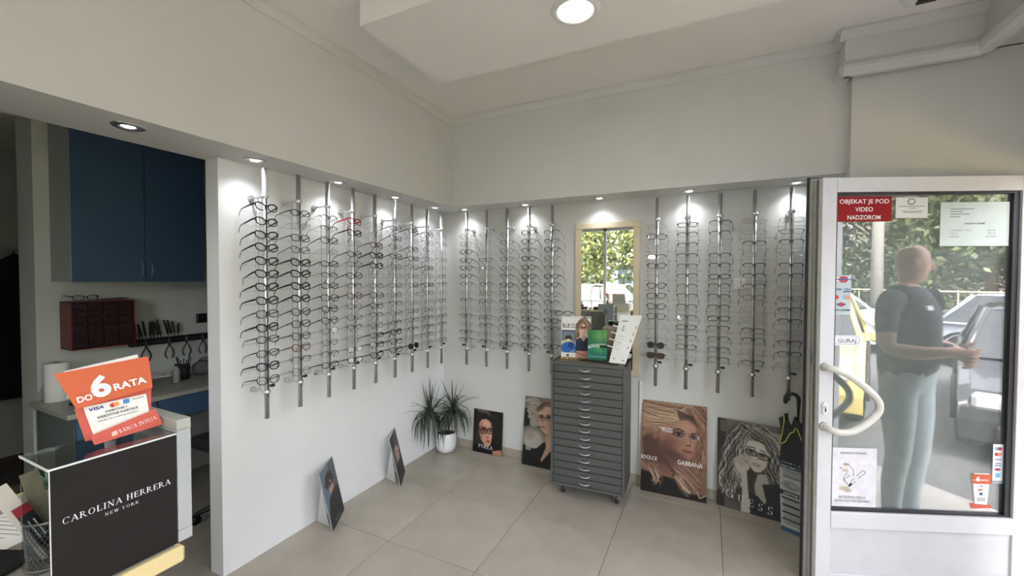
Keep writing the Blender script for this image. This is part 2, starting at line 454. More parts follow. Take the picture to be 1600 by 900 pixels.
# workshop shell behind the opening
WK = mat('workshop_paint', rgb(204, 208, 202), .8, var=.04, scale=3)
struct('wall_workshop', MB().box((-1.78, -2.22, 0), (-1.52, 0, 2.6)), WK, 'dim grey workshop wall behind the tool rack', 'wall')
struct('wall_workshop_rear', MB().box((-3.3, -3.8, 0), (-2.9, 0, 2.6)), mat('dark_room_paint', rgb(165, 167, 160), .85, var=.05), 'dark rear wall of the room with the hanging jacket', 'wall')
struct('ceiling_workshop', MB().box((-3.3, -3.8, 2.6), (-.11, 0, 2.72)), WK)
struct('baseboard_workshop', MB().box((-2.9, -3.8, 0), (-2.885, 0, .10)), mat('brown_skirting', rgb(70, 52, 42), .6))
# ================================================================== LAMPS
LED = mat('lit_lamp_face', (1.0, .985, .96), .5, emit=9.)
LED2 = mat('lit_spot_face', (.97, .985, 1.0), .5, emit=14.)
RING = mat('satin_nickel_ring', (.55, .54, .52), .3, 1.)
def lampdesc():
    pass
def spot(x, y, label):
    t = thing('recessed_spotlight', label, 'spotlight', (x, y, ZS), 0, 'recessed spotlights in the bulkheads')
    MB().lathe([(.030, -.001), (.032, -.006), (.046, -.007), (.054, -.003), (.055, .0)], seg=28).build('ring', RING, t, world=False)
    MB().lathe([(.030, -.001), (.027, .004), (.0, .004)], seg=24).build('inner_cup', mat('lamp_cup', (.3, .3, .3), .3, .8), t, world=False)
    b = MB().lathe([(.0, -.0045), (.016, -.004), (.023, -.001), (.024, .002)], seg=20).build('bulb', LED2, t, world=False)
    ld = bpy.data.lights.new('spot_beam', 'SPOT'); ld.energy = 6.5; ld.spot_size = math.radians(128); ld.spot_blend = 1.0; ld.shadow_soft_size = .02; ld.color = (.93, .97, 1.0)
    link('spot_beam', ld, t, (0, 0, -.012))
o_ = ['first', 'second', 'third', 'fourth', 'fifth', 'sixth', 'seventh', 'eighth', 'ninth', 'tenth', 'eleventh', 'twelfth', 'thirteenth', 'fourteenth']
spot(.135, -2.39, 'lit round spotlight in the bulkhead over the dark workshop opening')
for i, (x, y) in enumerate(((.125, -1.865), (.115, -1.325), (.115, -.79), (.118, -.29))):
    spot(x, y, ['lit round spotlight above the black eyeglasses rod by the workshop opening', 'lit round spotlight above the third rod from the workshop opening',
                'lit round spotlight above the sixth rod from the workshop opening', 'lit round spotlight above the last rod before the corner'][i])
for i, (x, y) in enumerate(((.30, -.10), (.89, -.09), (1.52, -.105), (2.15, -.09), (2.78, -.075))):
    spot(x, y, ['lit round spotlight above the first rod past the corner', 'lit round spotlight above the fourth rod past the corner',
                'lit round spotlight directly above the wall mirror', 'lit round spotlight above the second rod from the mirror', 'lit round spotlight above the rod next to the open door'][i])
def ceil_lamp(x, y, z, label, e=1.):
    t = thing('ceiling_lamp', label, 'lamp', (x, y, z), 0, 'round ceiling lamps')
    MB().lathe([(.080, -.006), (.083, -.012), (.098, -.012), (.110, -.004), (.112, 0)], seg=40).build('trim_ring', WHITEPL, t, world=False)
    MB().lathe([(0, -.008), (.05, -.0078), (.081, -.007)], seg=36).build('diffuser', LED, t, world=False)
    ld = bpy.data.lights.new('lamp_light', 'AREA'); ld.shape = 'DISK'; ld.size = .15; ld.energy = 4.*e; ld.color = (1, .98, .95)
    link('lamp_light', ld, t, (0, 0, -.016))
ceil_lamp(1.72, -1.405, 2.80, 'round lit ceiling lamp with white ring in the dropped slab')
for k, (x, y) in enumerate(((1.72, -3.6), (1.72, -5.2))):  # unseen lamps added behind the camera to brighten the room
    ceil_lamp(x, y, ZC, ['unseen round fill lamp added in the middle of the shop ceiling', 'unseen round fill lamp added near the rear window'][k])
# white dome camera under the ceiling near the entrance
t = thing('dome_camera', 'white round dome camera with dark glossy band under ceiling by the pillar', 'camera', (3.15, -.69, ZC))
MB().lathe([(.0, -.09), (.05, -.09), (.075, -.07), (.085, -.03), (.085, 0)], seg=28).build('housing', WHITEPL, t, world=False)
MB().box((-.02, -.012, -.1), (.05, .012, -.088)).build('lens_band', BLACK, t, world=False)

# ================================================================== EYEGLASSES
def outline(style, n=22):
    P = []
    for k in range(n):
        th = 2*PI*k/n; c, s_ = math.cos(th), math.sin(th)
        if style == 'cat': a, b, e = .0265, .0205, 2.5
        elif style == 'rect': a, b, e = .0270, .0165, 3.6
        elif style == 'round': a, b, e = .0240, .0222, 2.05
        elif style == 'square': a, b, e = .0265, .0200, 3.2
        else: a, b, e = .0265, .0180, 2.5
        x = a*math.copysign(abs(c)**(2/e), c); z = b*math.copysign(abs(s_)**(2/e), s_)
        if style == 'cat':
            z += .0045*(x/a)*(1 if z > 0 else .4); x *= 1-.10*max(0, -z/b)
        if style in ('rect', 'oval', 'square') and z < 0: x *= 1-.07*(-z/b)
        P.append((x, z))
    return P
FM = {}
def front_mesh(style, th):
    key = ('f', style, th)
    if key in FM: return FM[key]
    mb = MB(); rt = {'thick': .0033, 'mid': .0022, 'thin': .0014, 'half': .0014}[th]
    for sgn in (-1, 1):
        ring = [(sgn*(.0335+x), -.10*abs(x+.0335)**2*6, z) for x, z in outline(style)]
        if th == 'half':
            R = [rt*1.7 if z > -.001 else rt*.45 for (_, _, z) in ring]
        elif th == 'thick': R = [rt*(1.15 if z > .004 else .85) for (_, _, z) in ring]
        else: R = rt
        mb.tube(ring, R, 6, closed=True)
        mb.tube([(sgn*.0585, -.003, .0095), (sgn*.0640, -.0045, .0102), (sgn*.0672, -.008, .0104)], [rt*1.5, rt*1.6, rt*1.3], 6)
        mb.tube([(sgn*.0085, -.002, -.002), (sgn*.0075, -.008, -.004), (sgn*.0078, -.009, -.009)], [.0006, .0006, .0014], 5)
    mb.tube([(-.0095, 0, .0055), (-.004, .0012, .0075), (.004, .0012, .0075), (.0095, 0, .0055)], rt*1.25, 6)
    me = mb.mesh('frame_front'); fixn(me); me.materials.append(BLACK); FM[key] = me
    return me
def lens_mesh(style):
    key = ('l', style)
    if key in FM: return FM[key]
    ring = [(x, -.05*x*x*4, z) for x, z in outline(style)]; n = len(ring)
    me = bpy.data.meshes.new('lens'); me.from_pydata(ring, [], [tuple(range(n))]); me.materials.append(BLACK); me.update(); FM[key] = me
    return me
def temple_mesh(th):
    key = ('t', th)
    if key in FM: return FM[key]
    mb = MB()
    pts = [(0, 0, 0), (.0005, -.03, .0006), (.0005, -.07, .0006), (0, -.098, -.0005), (-.001, -.112, -.008), (-.002, -.122, -.019), (-.003, -.129, -.030)]
    if th == 'thick': R = [.0052, .0050, .0042, .0034, .0032, .0034, .0030]; sq = (1, .34)
    elif th == 'mid': R = [.0034, .0030, .0026, .0022, .0024, .0026, .0022]; sq = (1, .45)
    else: R = [.0020, .0012, .0012, .0012, .0019, .0021, .0018]; sq = (1, .8)
    mb.tube(pts, R, 6, sq=sq)
    me = mb.mesh('temple'); fixn(me); me.materials.append(BLACK); FM[key] = me
    return me
LENS = glass('clear_lens', (.93, .94, .94), .06)
SUNL = mat('smoked_lens', (.02, .021, .02), .08)
SUNB = mat('brown_smoked_lens', (.05, .028, .015), .08)
GC = {  # code: (front colour material, temple material, thickness, description)
 'K': (mat('acetate_black', (.008, .008, .009), .22), None, 'thick', 'chunky black'),
 'k': (mat('acetate_black2', (.014, .014, .015), .25), None, 'mid', 'black'),
 't': (mat('dark_metal', (.05, .05, .052), .35, .6), None, 'thin', 'thin dark metal'),
 'h': (mat('dark_metal2', (.04, .04, .045), .3, .5), None, 'half', 'half-rimmed dark'),
 'g': (mat('pale_metal', (.42, .42, .41), .32, .8), None, 'thin', 'thin pale metal'),
 'c': (mat('clear_acetate', (.55, .56, .56), .2), None, 'mid', 'translucent pale'),
 'r': (mat('acetate_red', (.33, .012, .022), .25), None, 'thick', 'bright red'),
 'R': (mat('acetate_wine', (.075, .006, .012), .25), None, 'mid', 'dark wine red'),
 'b': (mat('acetate_blue', (.12, .17, .23), .22), None, 'mid', 'translucent blue-grey'),
 'n': (mat('acetate_brown', (.14, .048, .02), .25), None, 'mid', 'tortoise brown'),
 'p': (mat('dark_metal3', (.05, .045, .047), .3, .5), mat('temple_rose', (.34, .19, .17), .35), 'thin', 'thin dark pink-templed'),
 's': (mat('sun_black', (.01, .01, .01), .2), None, 'mid', 'black'),
 'S': (mat('sun_dark', (.02, .015, .012), .2), None, 'mid', 'dark brown'),
}
def omat(o, m):
    o.material_slots[0].link = 'OBJECT'; o.material_slots[0].material = m
def eyeglasses(code, style, loc, rz, label, group, pitch=.28, yaw=0., roll=0., r=rnd):
    fm, tmp, th, _ = GC[code]; tmp = tmp or fm
    sun_ = code in 'sS'
    t = thing('sunglasses' if sun_ else 'eyeglasses', label, 'sunglasses' if sun_ else 'eyeglasses', loc, 0, group)
    t.rotation_euler = (Matrix.Rotation(rz+yaw, 4, 'Z') @ Matrix.Rotation(pitch, 4, 'X') @ Matrix.Rotation(roll, 4, 'Y')).to_euler()
    f = link('frame_front', front_mesh(style, th), t); omat(f, fm)
    lm = LENS if not sun_ else (SUNL if code == 's' else SUNB)
    for sgn in (-1, 1):
        l = link('lens', lens_mesh(style), t, (sgn*.0335, -.0022, 0)); omat(l, lm)
        if sgn < 0: l.scale = (-1, 1, 1)
        p = link('temple', temple_mesh('thick' if th == 'thick' else ('mid' if th == 'mid' else 'thin')), t, (sgn*.0668, -.008, .0104)); omat(p, tmp)
        p.rotation_euler = (r.uniform(-.05, .05), 0, sgn*r.uniform(-.02, .10))
        if sgn < 0: p.scale = (-1, 1, 1)
    return t

# ------------------------------------------------------------------ display rods
Z0, DZ, NR = 1.952, .0711, 14
tube_me = MB().lathe([(0, 0), (.0125, 0), (.0125, 1.355), (0, 1.355)], seg=20).mesh('tube'); fixn(tube_me); tube_me.materials.append(CHROME)
slot_me = MB().box((-.0022, .0112, .12), (.0022, .0134, 1.20)).mesh('slot_strip'); slot_me.materials.append(BLACK)
bar_me = MB().tube([(-.092, 0, 0), (.092, 0, 0)], .0012, 5).mesh('crossbar'); bar_me.materials.append(STEEL)
wire_me = MB().tube([(0, 0, 0), (0, 0, 1.06)], .0017, 6).mesh('upright_wire'); wire_me.materials.append(STEEL)
br = MB().cyl((0, -.122, 0), (0, -.110, 0), .0165, .0155, 20).cyl((0, -.112, 0), (0, -.104, 0), .0085, .007, 14).cyl((0, -.105, 0), (0, -.008, 0), .0048, seg=10)
br.lathe([(.0128, -.011), (.0165, -.010), (.0165, .010), (.0128, .011)], seg=18)
br.cyl((-.021, 0, 0), (.021, 0, 0), .0052, seg=10)
br_me = br.mesh('wall_bracket'); fixn(br_me); br_me.materials.append(CHROME)
kn = MB().cyl((.010, 0, 0), (.026, .004, 0), .0062, seg=10).cyl((.026, .004, 0), (.040, .006, 0), .0095, .0085, 12)
kn_me = kn.mesh('lock_knob'); fixn(kn_me); kn_me.materials.append(BLACK)
peg_me = MB().tube([(.018, -.055, .03), (.018, -.055, -.02)], .0011, 5).mesh('hook'); peg_me.materials.append(STEEL)
def rod(x, y, rz, label, dz=0., knob=1):
    t = thing('display_rod', label, 'display rod', (x, y, .812+dz), rz, 'chrome eyeglass display rods')
    link('tube', tube_me, t); link('slot_strip', slot_me, t)
    link('wall_bracket', br_me, t, (0, 0, 2.014-.812)); link('wall_bracket', br_me, t, (0, 0, .956-.812))
    link('upright_wire', wire_me, t, (0, -.060, .956-.812))
    k = link('lock_knob', kn_me, t, (0, 0, .956-.812+.030)); k.scale = (knob, 1, 1)
    for i in range(NR):
        link('crossbar', bar_me, t, (0, -.0585, Z0-.812-.022-DZ*i))
        if i % 2 == 0: link('hook', peg_me, t, (0, 0, Z0-.812-.02-DZ*i))
    return t
STY = {'K': ['cat'], 'k': ['cat', 'oval', 'square'], 't': ['oval', 'round', 'rect'], 'h': ['oval', 'rect'], 'g': ['oval', 'round', 'rect'], 'c': ['round', 'oval'],
       'r': ['square'], 'R': ['cat', 'square'], 'b': ['cat'], 'n': ['cat'], 'p': ['oval'], 's': ['round'], 'S': ['square']}
LW = [  # left wall from the workshop opening to the corner, top to bottom
 'KKKKKKKKkKkkKk', 'kgkbKKKKkkknht', 'hhkgkhkkkkpphk', 'rKgktkhRpthgtk', 'ggRKKgtkkhtkkk', 'kktktgtththKkk', 'kgkktttggtthgs', 'ktgtkgktgthhtg', 'gtgtgthgtghhgt']
RA = ['gtkkkkhghghghh', 'gggttghttgthgh', 'gtttthkththhhk', 'kkhkkkkkktkkkk', 'hhkthkkthhkhgk']
RB = ['gkghkgkkkkggsS', 'khhhhhhhhhkhkg', 'hhghhkhhhkhhhh', 'gghghhhtgghhgh', 'gthghhgthhghhg']
WPOLE = 'chrome eyeglass display rod'
GRP = 'eyeglasses on the display rods'
def fill(codes, x, y, nx, ny, rz, where, styles=None):
    for i, c in enumerate(codes):
        st = rnd.choice(STY[c]) if styles is None else (styles if c not in 'sSrnKb' else STY[c][0])
        z = Z0-DZ*i+rnd.uniform(-.004, .004)
        if rnd.random() < .0: continue
        fm, tmp, th, desc = GC[c]
        kind = 'sunglasses' if c in 'sS' else 'eyeglasses'
        lab = f'{desc} {kind}, {o_[i]} from top on the {where}'
        eyeglasses(c, st, (x+nx*.0165, y+ny*.0165, z), rz, lab, GRP, pitch=rnd.uniform(.24, .33), yaw=rnd.uniform(-.07, .07), roll=rnd.uniform(-.03, .03))
for k, codes in enumerate(LW):
    y = -1.815+.2013*k
    where = f'{o_[k]} rod from the workshop opening'
    rod(.122, y, -PI/2, f'chrome rod of eyeglasses, {o_[k]} rod from the workshop opening', dz=[0, .008, .012, .012, .008, .004, .004, .0, .0][k], knob=-1)
    fill(codes, .122, y, 1, 0, -PI/2, where)
for k, codes in enumerate(RA):
    x = .338+.2013*k
    rod(x, -.122, PI, f'chrome rod of eyeglasses, {o_[k]} rod past the corner', dz=-.004, knob=1)
    fill(codes, x, -.122, 0, -1, PI, f'{o_[k]} rod past the corner')
for k, codes in enumerate(RB):
    x = 1.943+.2015*k
    rod(x, -.122, PI, f'chrome rod of eyeglasses, {o_[k]} rod past the mirror', dz=-.010, knob=-1)
    fill(codes, x, -.122, 0, -1, PI, f'{o_[k]} rod past the mirror', None if k == 0 else 'rect')
# ================================================================== PRINTED PICTURES (flat print on real panels)
class Canvas:
    def __init__(s, w, h, col, W=96):
        s.A = h/w; s.W = W; s.H = max(8, int(W*s.A))
        s.x, s.y = np.meshgrid(np.linspace(0, 1, s.W+1), np.linspace(0, s.A, s.H+1))
        s.c = np.ones((s.H+1, s.W+1, 3))*np.array(col)/255.
        s.r = np.random.RandomState(3)
    def mix(s, m, col):
        m = np.clip(m, 0, 1)[..., None]; s.c = s.c*(1-m)+np.array(col)/255.*m; return s
    def ell(s, cx, cy, rx, ry, col, rot=0, soft=.12, a=1.):
        dx, dy = s.x-cx, s.y-cy; c, q = math.cos(rot), math.sin(rot)
        d = np.sqrt(((dx*c+dy*q)/rx)**2+((-dx*q+dy*c)/ry)**2)
        return s.mix(a*np.clip((1+soft-d)/(2*soft), 0, 1), col)
    def line(s, pts, w, col, a=1., soft=.010):
        m = np.zeros_like(s.x); n = len(pts)-1
        for i in range(n):
            (x0, y0), (x1, y1) = pts[i], pts[i+1]; vx, vy = x1-x0, y1-y0; L = vx*vx+vy*vy+1e-9
            t = np.clip(((s.x-x0)*vx+(s.y-y0)*vy)/L, 0, 1)
            d = np.hypot(s.x-x0-t*vx, s.y-y0-t*vy)
            ww = w if not isinstance(w, tuple) else w[0]+(w[1]-w[0])*(i+t)/n
            m = np.maximum(m, np.clip((ww/2-d)/soft+.5, 0, 1))
        return s.mix(m*a, col)
    def poly(s, pts, col, a=1.):
        inside = np.zeros(s.x.shape, bool); n = len(pts)
        for i in range(n):
            (x0, y0), (x1, y1) = pts[i], pts[(i+1) % n]
            if abs(y1-y0) < 1e-9: continue
            inside ^= ((y0 > s.y) != (y1 > s.y)) & (s.x < (x1-x0)*(s.y-y0)/(y1-y0)+x0)
        m = inside.astype(float)
        k = m.copy(); k[1:-1, 1:-1] = (m[1:-1, 1:-1]*2+m[:-2, 1:-1]+m[2:, 1:-1]+m[1:-1, :-2]+m[1:-1, 2:])/6
        return s.mix(k*a, col)
    def rect(s, x0, y0, x1, y1, col, a=1.): return s.poly([(x0, y0), (x1, y0), (x1, y1), (x0, y1)], col, a)
    def hair(s, paths, n, cols, w=(.012, .02), jit=.05, wav=.02, a=.8):
        for _ in range(n):
            p = paths[s.r.randint(len(paths))]; ox, oy = s.r.randn(2)*jit; ph = s.r.rand()*6; c = cols[s.r.randint(len(cols))]
            pts = []
            for i in range(len(p)-1):
                for t in np.linspace(0, 1, 5, endpoint=False):
                    xx = p[i][0]+(p[i+1][0]-p[i][0])*t; yy = p[i][1]+(p[i+1][1]-p[i][1])*t
                    pts.append((xx+ox+wav*math.sin(ph+yy*14), yy+oy+wav*.6*math.cos(ph+xx*11)))
            s.line(pts, (w[0], w[1]*s.r.uniform(.5, 1.2)), c, a)
        return s
    def noise(s, a): s.c = np.clip(s.c+s.r.randn(*s.c.shape[:2], 1)*a, 0, 1); return s
    def textlines(s, x0, x1, y0, y1, n, col, h=.4):
        dy = (y1-y0)/n
        for i in range(n):
            xe = x0+(x1-x0)*s.r.uniform(.55, 1.)
            s.rect(x0, y0+dy*i, xe, y0+dy*(i+h), col)
        return s
    def spec(s, L, Rr, rx, ry, col, w=.016, tint=None, rot=0.):
        for (cx, cy) in (L, Rr):
            pts = [(cx+rx*math.copysign(abs(math.cos(t))**.6, math.cos(t)), cy+ry*math.copysign(abs(math.sin(t))**.6, math.sin(t))+rot*rx*math.cos(t)) for t in np.linspace(0, 2*PI, 25)]
            if tint: s.poly(pts, tint, .25)
            s.line(pts, w, col)
        s.line([(L[0]+rx, L[1]-ry*.3), (Rr[0]-rx, Rr[1]-ry*.3)], w, col); return s
    def eye(s, x, y, w, dark=(35, 25, 22), rot=0.):
        s.ell(x, y, w*1.3, w*.8, (60, 42, 38), rot, .5, .75)
        s.ell(x, y, w, w*.40, (150, 138, 130), rot, .25); s.ell(x, y, w*.50, w*.45, dark, 0, .25)
        return s.line([(x-w, y-.1*w), (x-.3*w, y-w*.5), (x+.5*w, y-w*.45), (x+w*1.05, y)], w*.22, dark)
def picture(parent, P, cv, off=.0010, name='printed_face'):
    """P = corners BL, BR, TR, TL in world space; canvas laid over them"""
    bl, br_, tr, tl = [Vector(p) for p in P]
    nrm = (br_-bl).cross(tl-bl).normalized()
    org = wloc(parent); vs = []
    for j in range(cv.H+1):
        v = 1-j/cv.H
        for i in range(cv.W+1):
            u = i/cv.W
            p = bl*(1-u)*(1-v)+br_*u*(1-v)+tr*u*v+tl*(1-u)*v
            vs.append(p+nrm*off-org)
    W = cv.W+1
    fs = [(j*W+i, (j+1)*W+i, (j+1)*W+i+1, j*W+i+1) for j in range(cv.H) for i in range(cv.W)]
    me = bpy.data.meshes.new(name); me.from_pydata(vs, [], fs)
    at = me.color_attributes.new('ink', 'FLOAT_COLOR', 'POINT')
    c = np.clip(cv.c.reshape(-1, 3), 0, 1); c = np.where(c <= .04045, c/12.92, ((c+.055)/1.055)**2.4)
    at.data.foreach_set('color', np.concatenate([c, np.ones((len(c), 1))], 1).astype(np.float32).ravel())
    me.materials.append(print_mat()); me.update()
    return link(name, me, parent)
EDGE = mat('board_edge', rgb(60, 56, 52), .6)
def board(name, label, cat, P, cv, th=.006, back=None, group=None):
    bl, br_, tr, tl = [Vector(p) for p in P]
    tr = br_+tl-bl; P = (bl, br_, tr, tl)
    nrm = (br_-bl).cross(tl-bl).normalized()
    t = thing(name, label, cat, tuple((bl+br_)/2), 0, group)
    MB().quadslab(bl, br_, tr, tl, -nrm*th).build('backing_board', back or EDGE, t)
    picture(t, P, cv)
    return t, (lambda u, y, rot=0.: basis(bl*(1-u)+br_*u+(tl-bl)*(1-y/cv.A)+nrm*.0014, (br_-bl)+(tl-bl)*rot, tl-bl))

# --- woman with white rimless glasses
c = Canvas(.45, .665, (138, 104, 84), 140)
A_ = c.A
hl = [(232, 208, 172), (205, 172, 132), (170, 132, 98), (140, 104, 80), (104, 74, 58), (215, 190, 160)]
c.hair([[(0, .10), (.35, .16), (.62, .20), (.85, .05)], [(0, .32), (.3, .30), (.55, .30), (.7, .22)], [(0, .02), (.5, .02), (1, .12)]], 170, hl, (.008, .014), .07, .02, .55)
c.hair([[(.75, .12), (.9, .4), (.95, .7), (.9, 1.05)], [(.85, .05), (1., .3), (.98, .9)]], 120, [(176, 130, 100), (140, 100, 80), (196, 152, 120), (104, 70, 54), (84, 56, 44)], (.008, .012), .06, .03, .6)
c.poly([(.55, .10), (.80, .18), (.86, .32), (.78, .42), (.6, .30)], (60, 44, 38), .75)
c.poly([(.02, .62), (.12, .50), (.26, .46), (.30, .80), (.48, .98), (.56, 1.15), (.2, 1.25), (.05, 1.0)], (92, 64, 52))
c.poly([(.30, .46), (.38, .36), (.56, .27), (.72, .25), (.83, .32), (.86, .45), (.855, .56), (.83, .63), (.82, .72), (.79, .80), (.73, .86), (.64, .86), (.52, .80), (.40, .72), (.30, .62)], (176, 130, 106))
c.ell(.70, .36, .13, .10, (206, 164, 136), .2, .6, .8); c.ell(.76, .60, .05, .08, (212, 168, 140), 0, .6, .7)
c.ell(.42, .66, .14, .12, (116, 80, 64), -.5, .7, .85); c.ell(.55, .82, .14, .06, (96, 66, 54), .3, .6, .8)
c.ell(.23, .54, .045, .075, (150, 106, 86), .3, .3); c.hair([[(.05, .42), (.2, .40), (.34, .38)], [(.02, .5), (.12, .48), (.25, .45)]], 60, hl, (.007, .010), .03, .01, .6)
c.eye(.585, .485, .062); c.eye(.80, .50, .045)
c.line([(.50, .43), (.58, .40), (.66, .43)], .02, (62, 42, 34)); c.line([(.77, .45), (.84, .44)], .018, (62, 42, 34))
c.line([(.735, .47), (.765, .60), (.75, .64), (.70, .645)], .014, (126, 84, 66)); c.ell(.735, .645, .035, .014, (96, 58, 48), 0, .4, .7)
c.ell(.71, .735, .075, .020, (150, 84, 76), .08, .3); c.ell(.71, .760, .065, .018, (178, 108, 96), .05, .3); c.line([(.64, .742), (.78, .748)], .008, (80, 40, 38))
c.poly([(.28, .40), (.50, .42), (.50, .48), (.34, .47)], (226, 214, 212)); c.line([(.38, .44), (.48, .45)], .02, (150, 140, 142)); c.line([(.50, .42), (.50, .50)], .016, (70, 56, 52))
c.line([(.50, .53), (.62, .555), (.68, .52), (.74, .53), (.84, .55), (.88, .52)], .008, (190, 170, 160)); c.line([(.67, .50), (.74, .49)], .012, (190, 170, 160)); c.ell(.875, .50, .02, .03, (200, 190, 190), 0, .3)
c.poly([(.02, 1.05), (.22, .98), (.40, 1.0), (.5, 1.12), (.40, 1.30), (.20, 1.28)], (150, 104, 84)); c.hair([[(.05, 1.02), (.2, 1.15), (.25, 1.35)], [(.55, 1.0), (.7, 1.1), (.9, 1.3)]], 90, [(206, 178, 150), (120, 84, 66), (168, 126, 104), (90, 60, 48)], (.008, .014), .06, .03, .6)
c.poly([(0, 1.14), (.14, 1.16), (.24, 1.32), (.34, 1.18), (.52, 1.20), (.62, 1.34), (.82, 1.38), (1, 1.36), (1, A_), (0, A_)], (18, 15, 15))
c.hair([[(.58, 1.15), (.66, 1.28), (.76, 1.38)], [(.2, 1.08), (.26, 1.2), (.24, 1.32)]], 60, [(206, 186, 156), (176, 150, 122), (226, 208, 180), (110, 80, 62)], (.008, .012), .03, .02, .7)
c.line([(.86, 1.33), (.90, 1.42), (.99, 1.36)], .02, (200, 176, 130)); c.ell(.40, .80, .17, .10, (84, 58, 48), .6, .6, .7); c.ell(.36, .98, .14, .12, (96, 66, 54), 0, .7, .6); c.c *= np.array([.86, .84, .86]); c.noise(.012)  # whole print darkened: the shade on this poster is put into its ink
t, at = board('poster', 'large brown-toned poster of blond woman in rimless white-armed glasses', 'poster', [(1.842, -.092, .001), (2.288, -.084, .001), (2.290, -.012, .660), (1.836, -.012, .660)], c)
letters('&DOLCE', at(-.005, .955, -.01), .026, INKW, t, width=.115); letters('GABBANA', at(.57, .955, -.01), .031, INKW, t, width=.165)

# --- monochrome woman, hand at her face
c = Canvas(.41, .60, (112, 108, 102), 136)
A_ = c.A
c.ell(.3, .8, .4, .6, (58, 54, 50), 0, .4); c.ell(.85, .6, .25, .5, (70, 66, 62), 0, .5); c.rect(0, 0, .12, A_, (44, 41, 40)); c.rect(.04, .02, .16, .22, (96, 84, 76)); c.rect(.7, .10, 1, .6, (150, 147, 140))
gh = [(190, 183, 172), (150, 143, 134), (96, 90, 84), (56, 52, 48), (34, 31, 30), (40, 37, 35), (208, 202, 192)]
c.hair([[(.45, .12), (.25, .30), (.18, .6), (.12, .9), (.10, 1.2)], [(.5, .1), (.3, .4), (.22, .7), (.3, 1.1)]], 200, gh, (.009, .015), .06, .035, .75)
c.hair([[(.5, .12), (.75, .25), (.85, .5), (.9, .8)], [(.55, .1), (.8, .35), (.8, .7), (.95, 1.0)]], 200, gh, (.009, .015), .06, .035, .75)
c.poly([(.60, .80), (.72, .78), (.78, 1.0), (.85, 1.3), (.6, 1.3), (.55, 1.0)], (168, 160, 150)); c.poly([(.66, .95), (1, .85), (1, A_), (.62, A_), (.72, 1.2)], (44, 46, 48)); c.poly([(.48, 1.12), (.60, 1.15), (.72, 1.28), (.7, A_), (.44, A_)], (38, 40, 42))
c.poly([(.40, .34), (.48, .28), (.62, .28), (.73, .36), (.75, .50), (.71, .66), (.64, .76), (.56, .78), (.47, .70), (.41, .56)], (196, 188, 178))
c.ell(.46, .55, .05, .12, (156, 148, 138), 0, .7, .7); c.ell(.62, .40, .09, .07, (214, 207, 198), 0, .7, .8)
c.hair([[(.50, .12), (.40, .26), (.37, .45)], [(.52, .13), (.68, .22), (.78, .45)]], 60, gh, (.008, .010), .025, .012, .6)
c.eye(.50, .465, .046, (25, 24, 24)); c.eye(.66, .495, .044, (25, 24, 24)); c.line([(.44, .40), (.52, .385), (.56, .40)], .016, (70, 64, 60)); c.line([(.63, .41), (.70, .43)], .016, (70, 64, 60))
c.spec((.50, .475), (.665, .51), .075, .045, (28, 26, 26), .016, (120, 120, 120), .15)
c.line([(.585, .46), (.60, .57), (.565, .585)], .010, (140, 130, 122)); c.ell(.575, .655, .055, .026, (112, 98, 92), .12, .3); c.ell(.578, .652, .038, .008, (220, 214, 206), .12, .3)
c.poly([(.26, .62), (.34, .56), (.42, .57), (.50, .66), (.48, .74), (.44, .80), (.46, 1.05), (.50, A_), (.36, A_), (.38, 1.1), (.36, .86), (.26, .74)], (186, 178, 168))
for k in range(4): c.line([(.27+.03*k, .66+.02*k), (.36+.03*k, .585+.02*k), (.45+.018*k, .63+.03*k)], .016, (132, 124, 116), .6, .006)
c.noise(.012)
t, at = board('poster', 'black-and-white poster of curly-haired woman in dark glasses resting chin on hand', 'poster', [(2.350, -.062, .001), (2.756, -.122, .001), (2.752, -.016, .585), (2.352, -.012, .600)], c)
for ch, u, y, hh in (('G', .14, 1.285, .056), ('U', .315, 1.32, .047), ('E', .475, 1.345, .047), ('S', .61, 1.37, .047), ('S', .74, 1.39, .052)):
    letters(ch, at(u, y), hh, mat('silver_ink', (.66, .65, .62), .4), t, serif=True)

# --- woman with black rectangular glasses (small poster by the plant)
c = Canvas(.295, .385, (22, 22, 26), 110)
c.hair([[(.3, .05), (.1, .3), (.05, .8), (.15, 1.2)], [(.4, .05), (.75, .2), (.85, .6), (.8, 1.0)]], 130, [(48, 40, 38), (30, 26, 26), (60, 50, 45), (18, 17, 18)], (.014, .02), .08, .02, .6)
c.hair([[(.12, .02), (.4, .03), (.55, .12)]], 12, [(120, 112, 104), (90, 80, 74)], (.015, .02), .03, .01)
c.poly([(.20, .42), (.28, .30), (.44, .26), (.58, .34), (.66, .52), (.66, .78), (.62, 1.0), (.54, 1.10), (.42, 1.06), (.30, .94), (.22, .72)], (196, 146, 120))
c.ell(.27, .66, .07, .22, (140, 98, 80), 0, .7, .8); c.ell(.46, .40, .13, .09, (216, 170, 142), 0, .7, .8); c.ell(.57, .74, .05, .10, (214, 168, 140), 0, .7, .8)
c.eye(.37, .615, .065); c.eye(.60, .60, .055); c.line([(.27, .545), (.38, .52), (.46, .545)], .024, (48, 34, 30)); c.line([(.55, .53), (.66, .51)], .022, (48, 34, 30))
c.spec((.37, .635), (.605, .61), .105, .075, (14, 13, 14), .026, None, -.08); c.line([(.27, .62), (.12, .55)], .026, (24, 22, 24))
c.line([(.50, .62), (.53, .78), (.50, .815)], .014, (140, 96, 78)); c.ell(.50, .825, .04, .014, (100, 62, 52), 0, .4, .7); c.ell(.525, .925, .07, .035, (166, 84, 76), -.1, .3); c.ell(.525, .93, .05, .012, (84, 38, 36), -.1, .3)
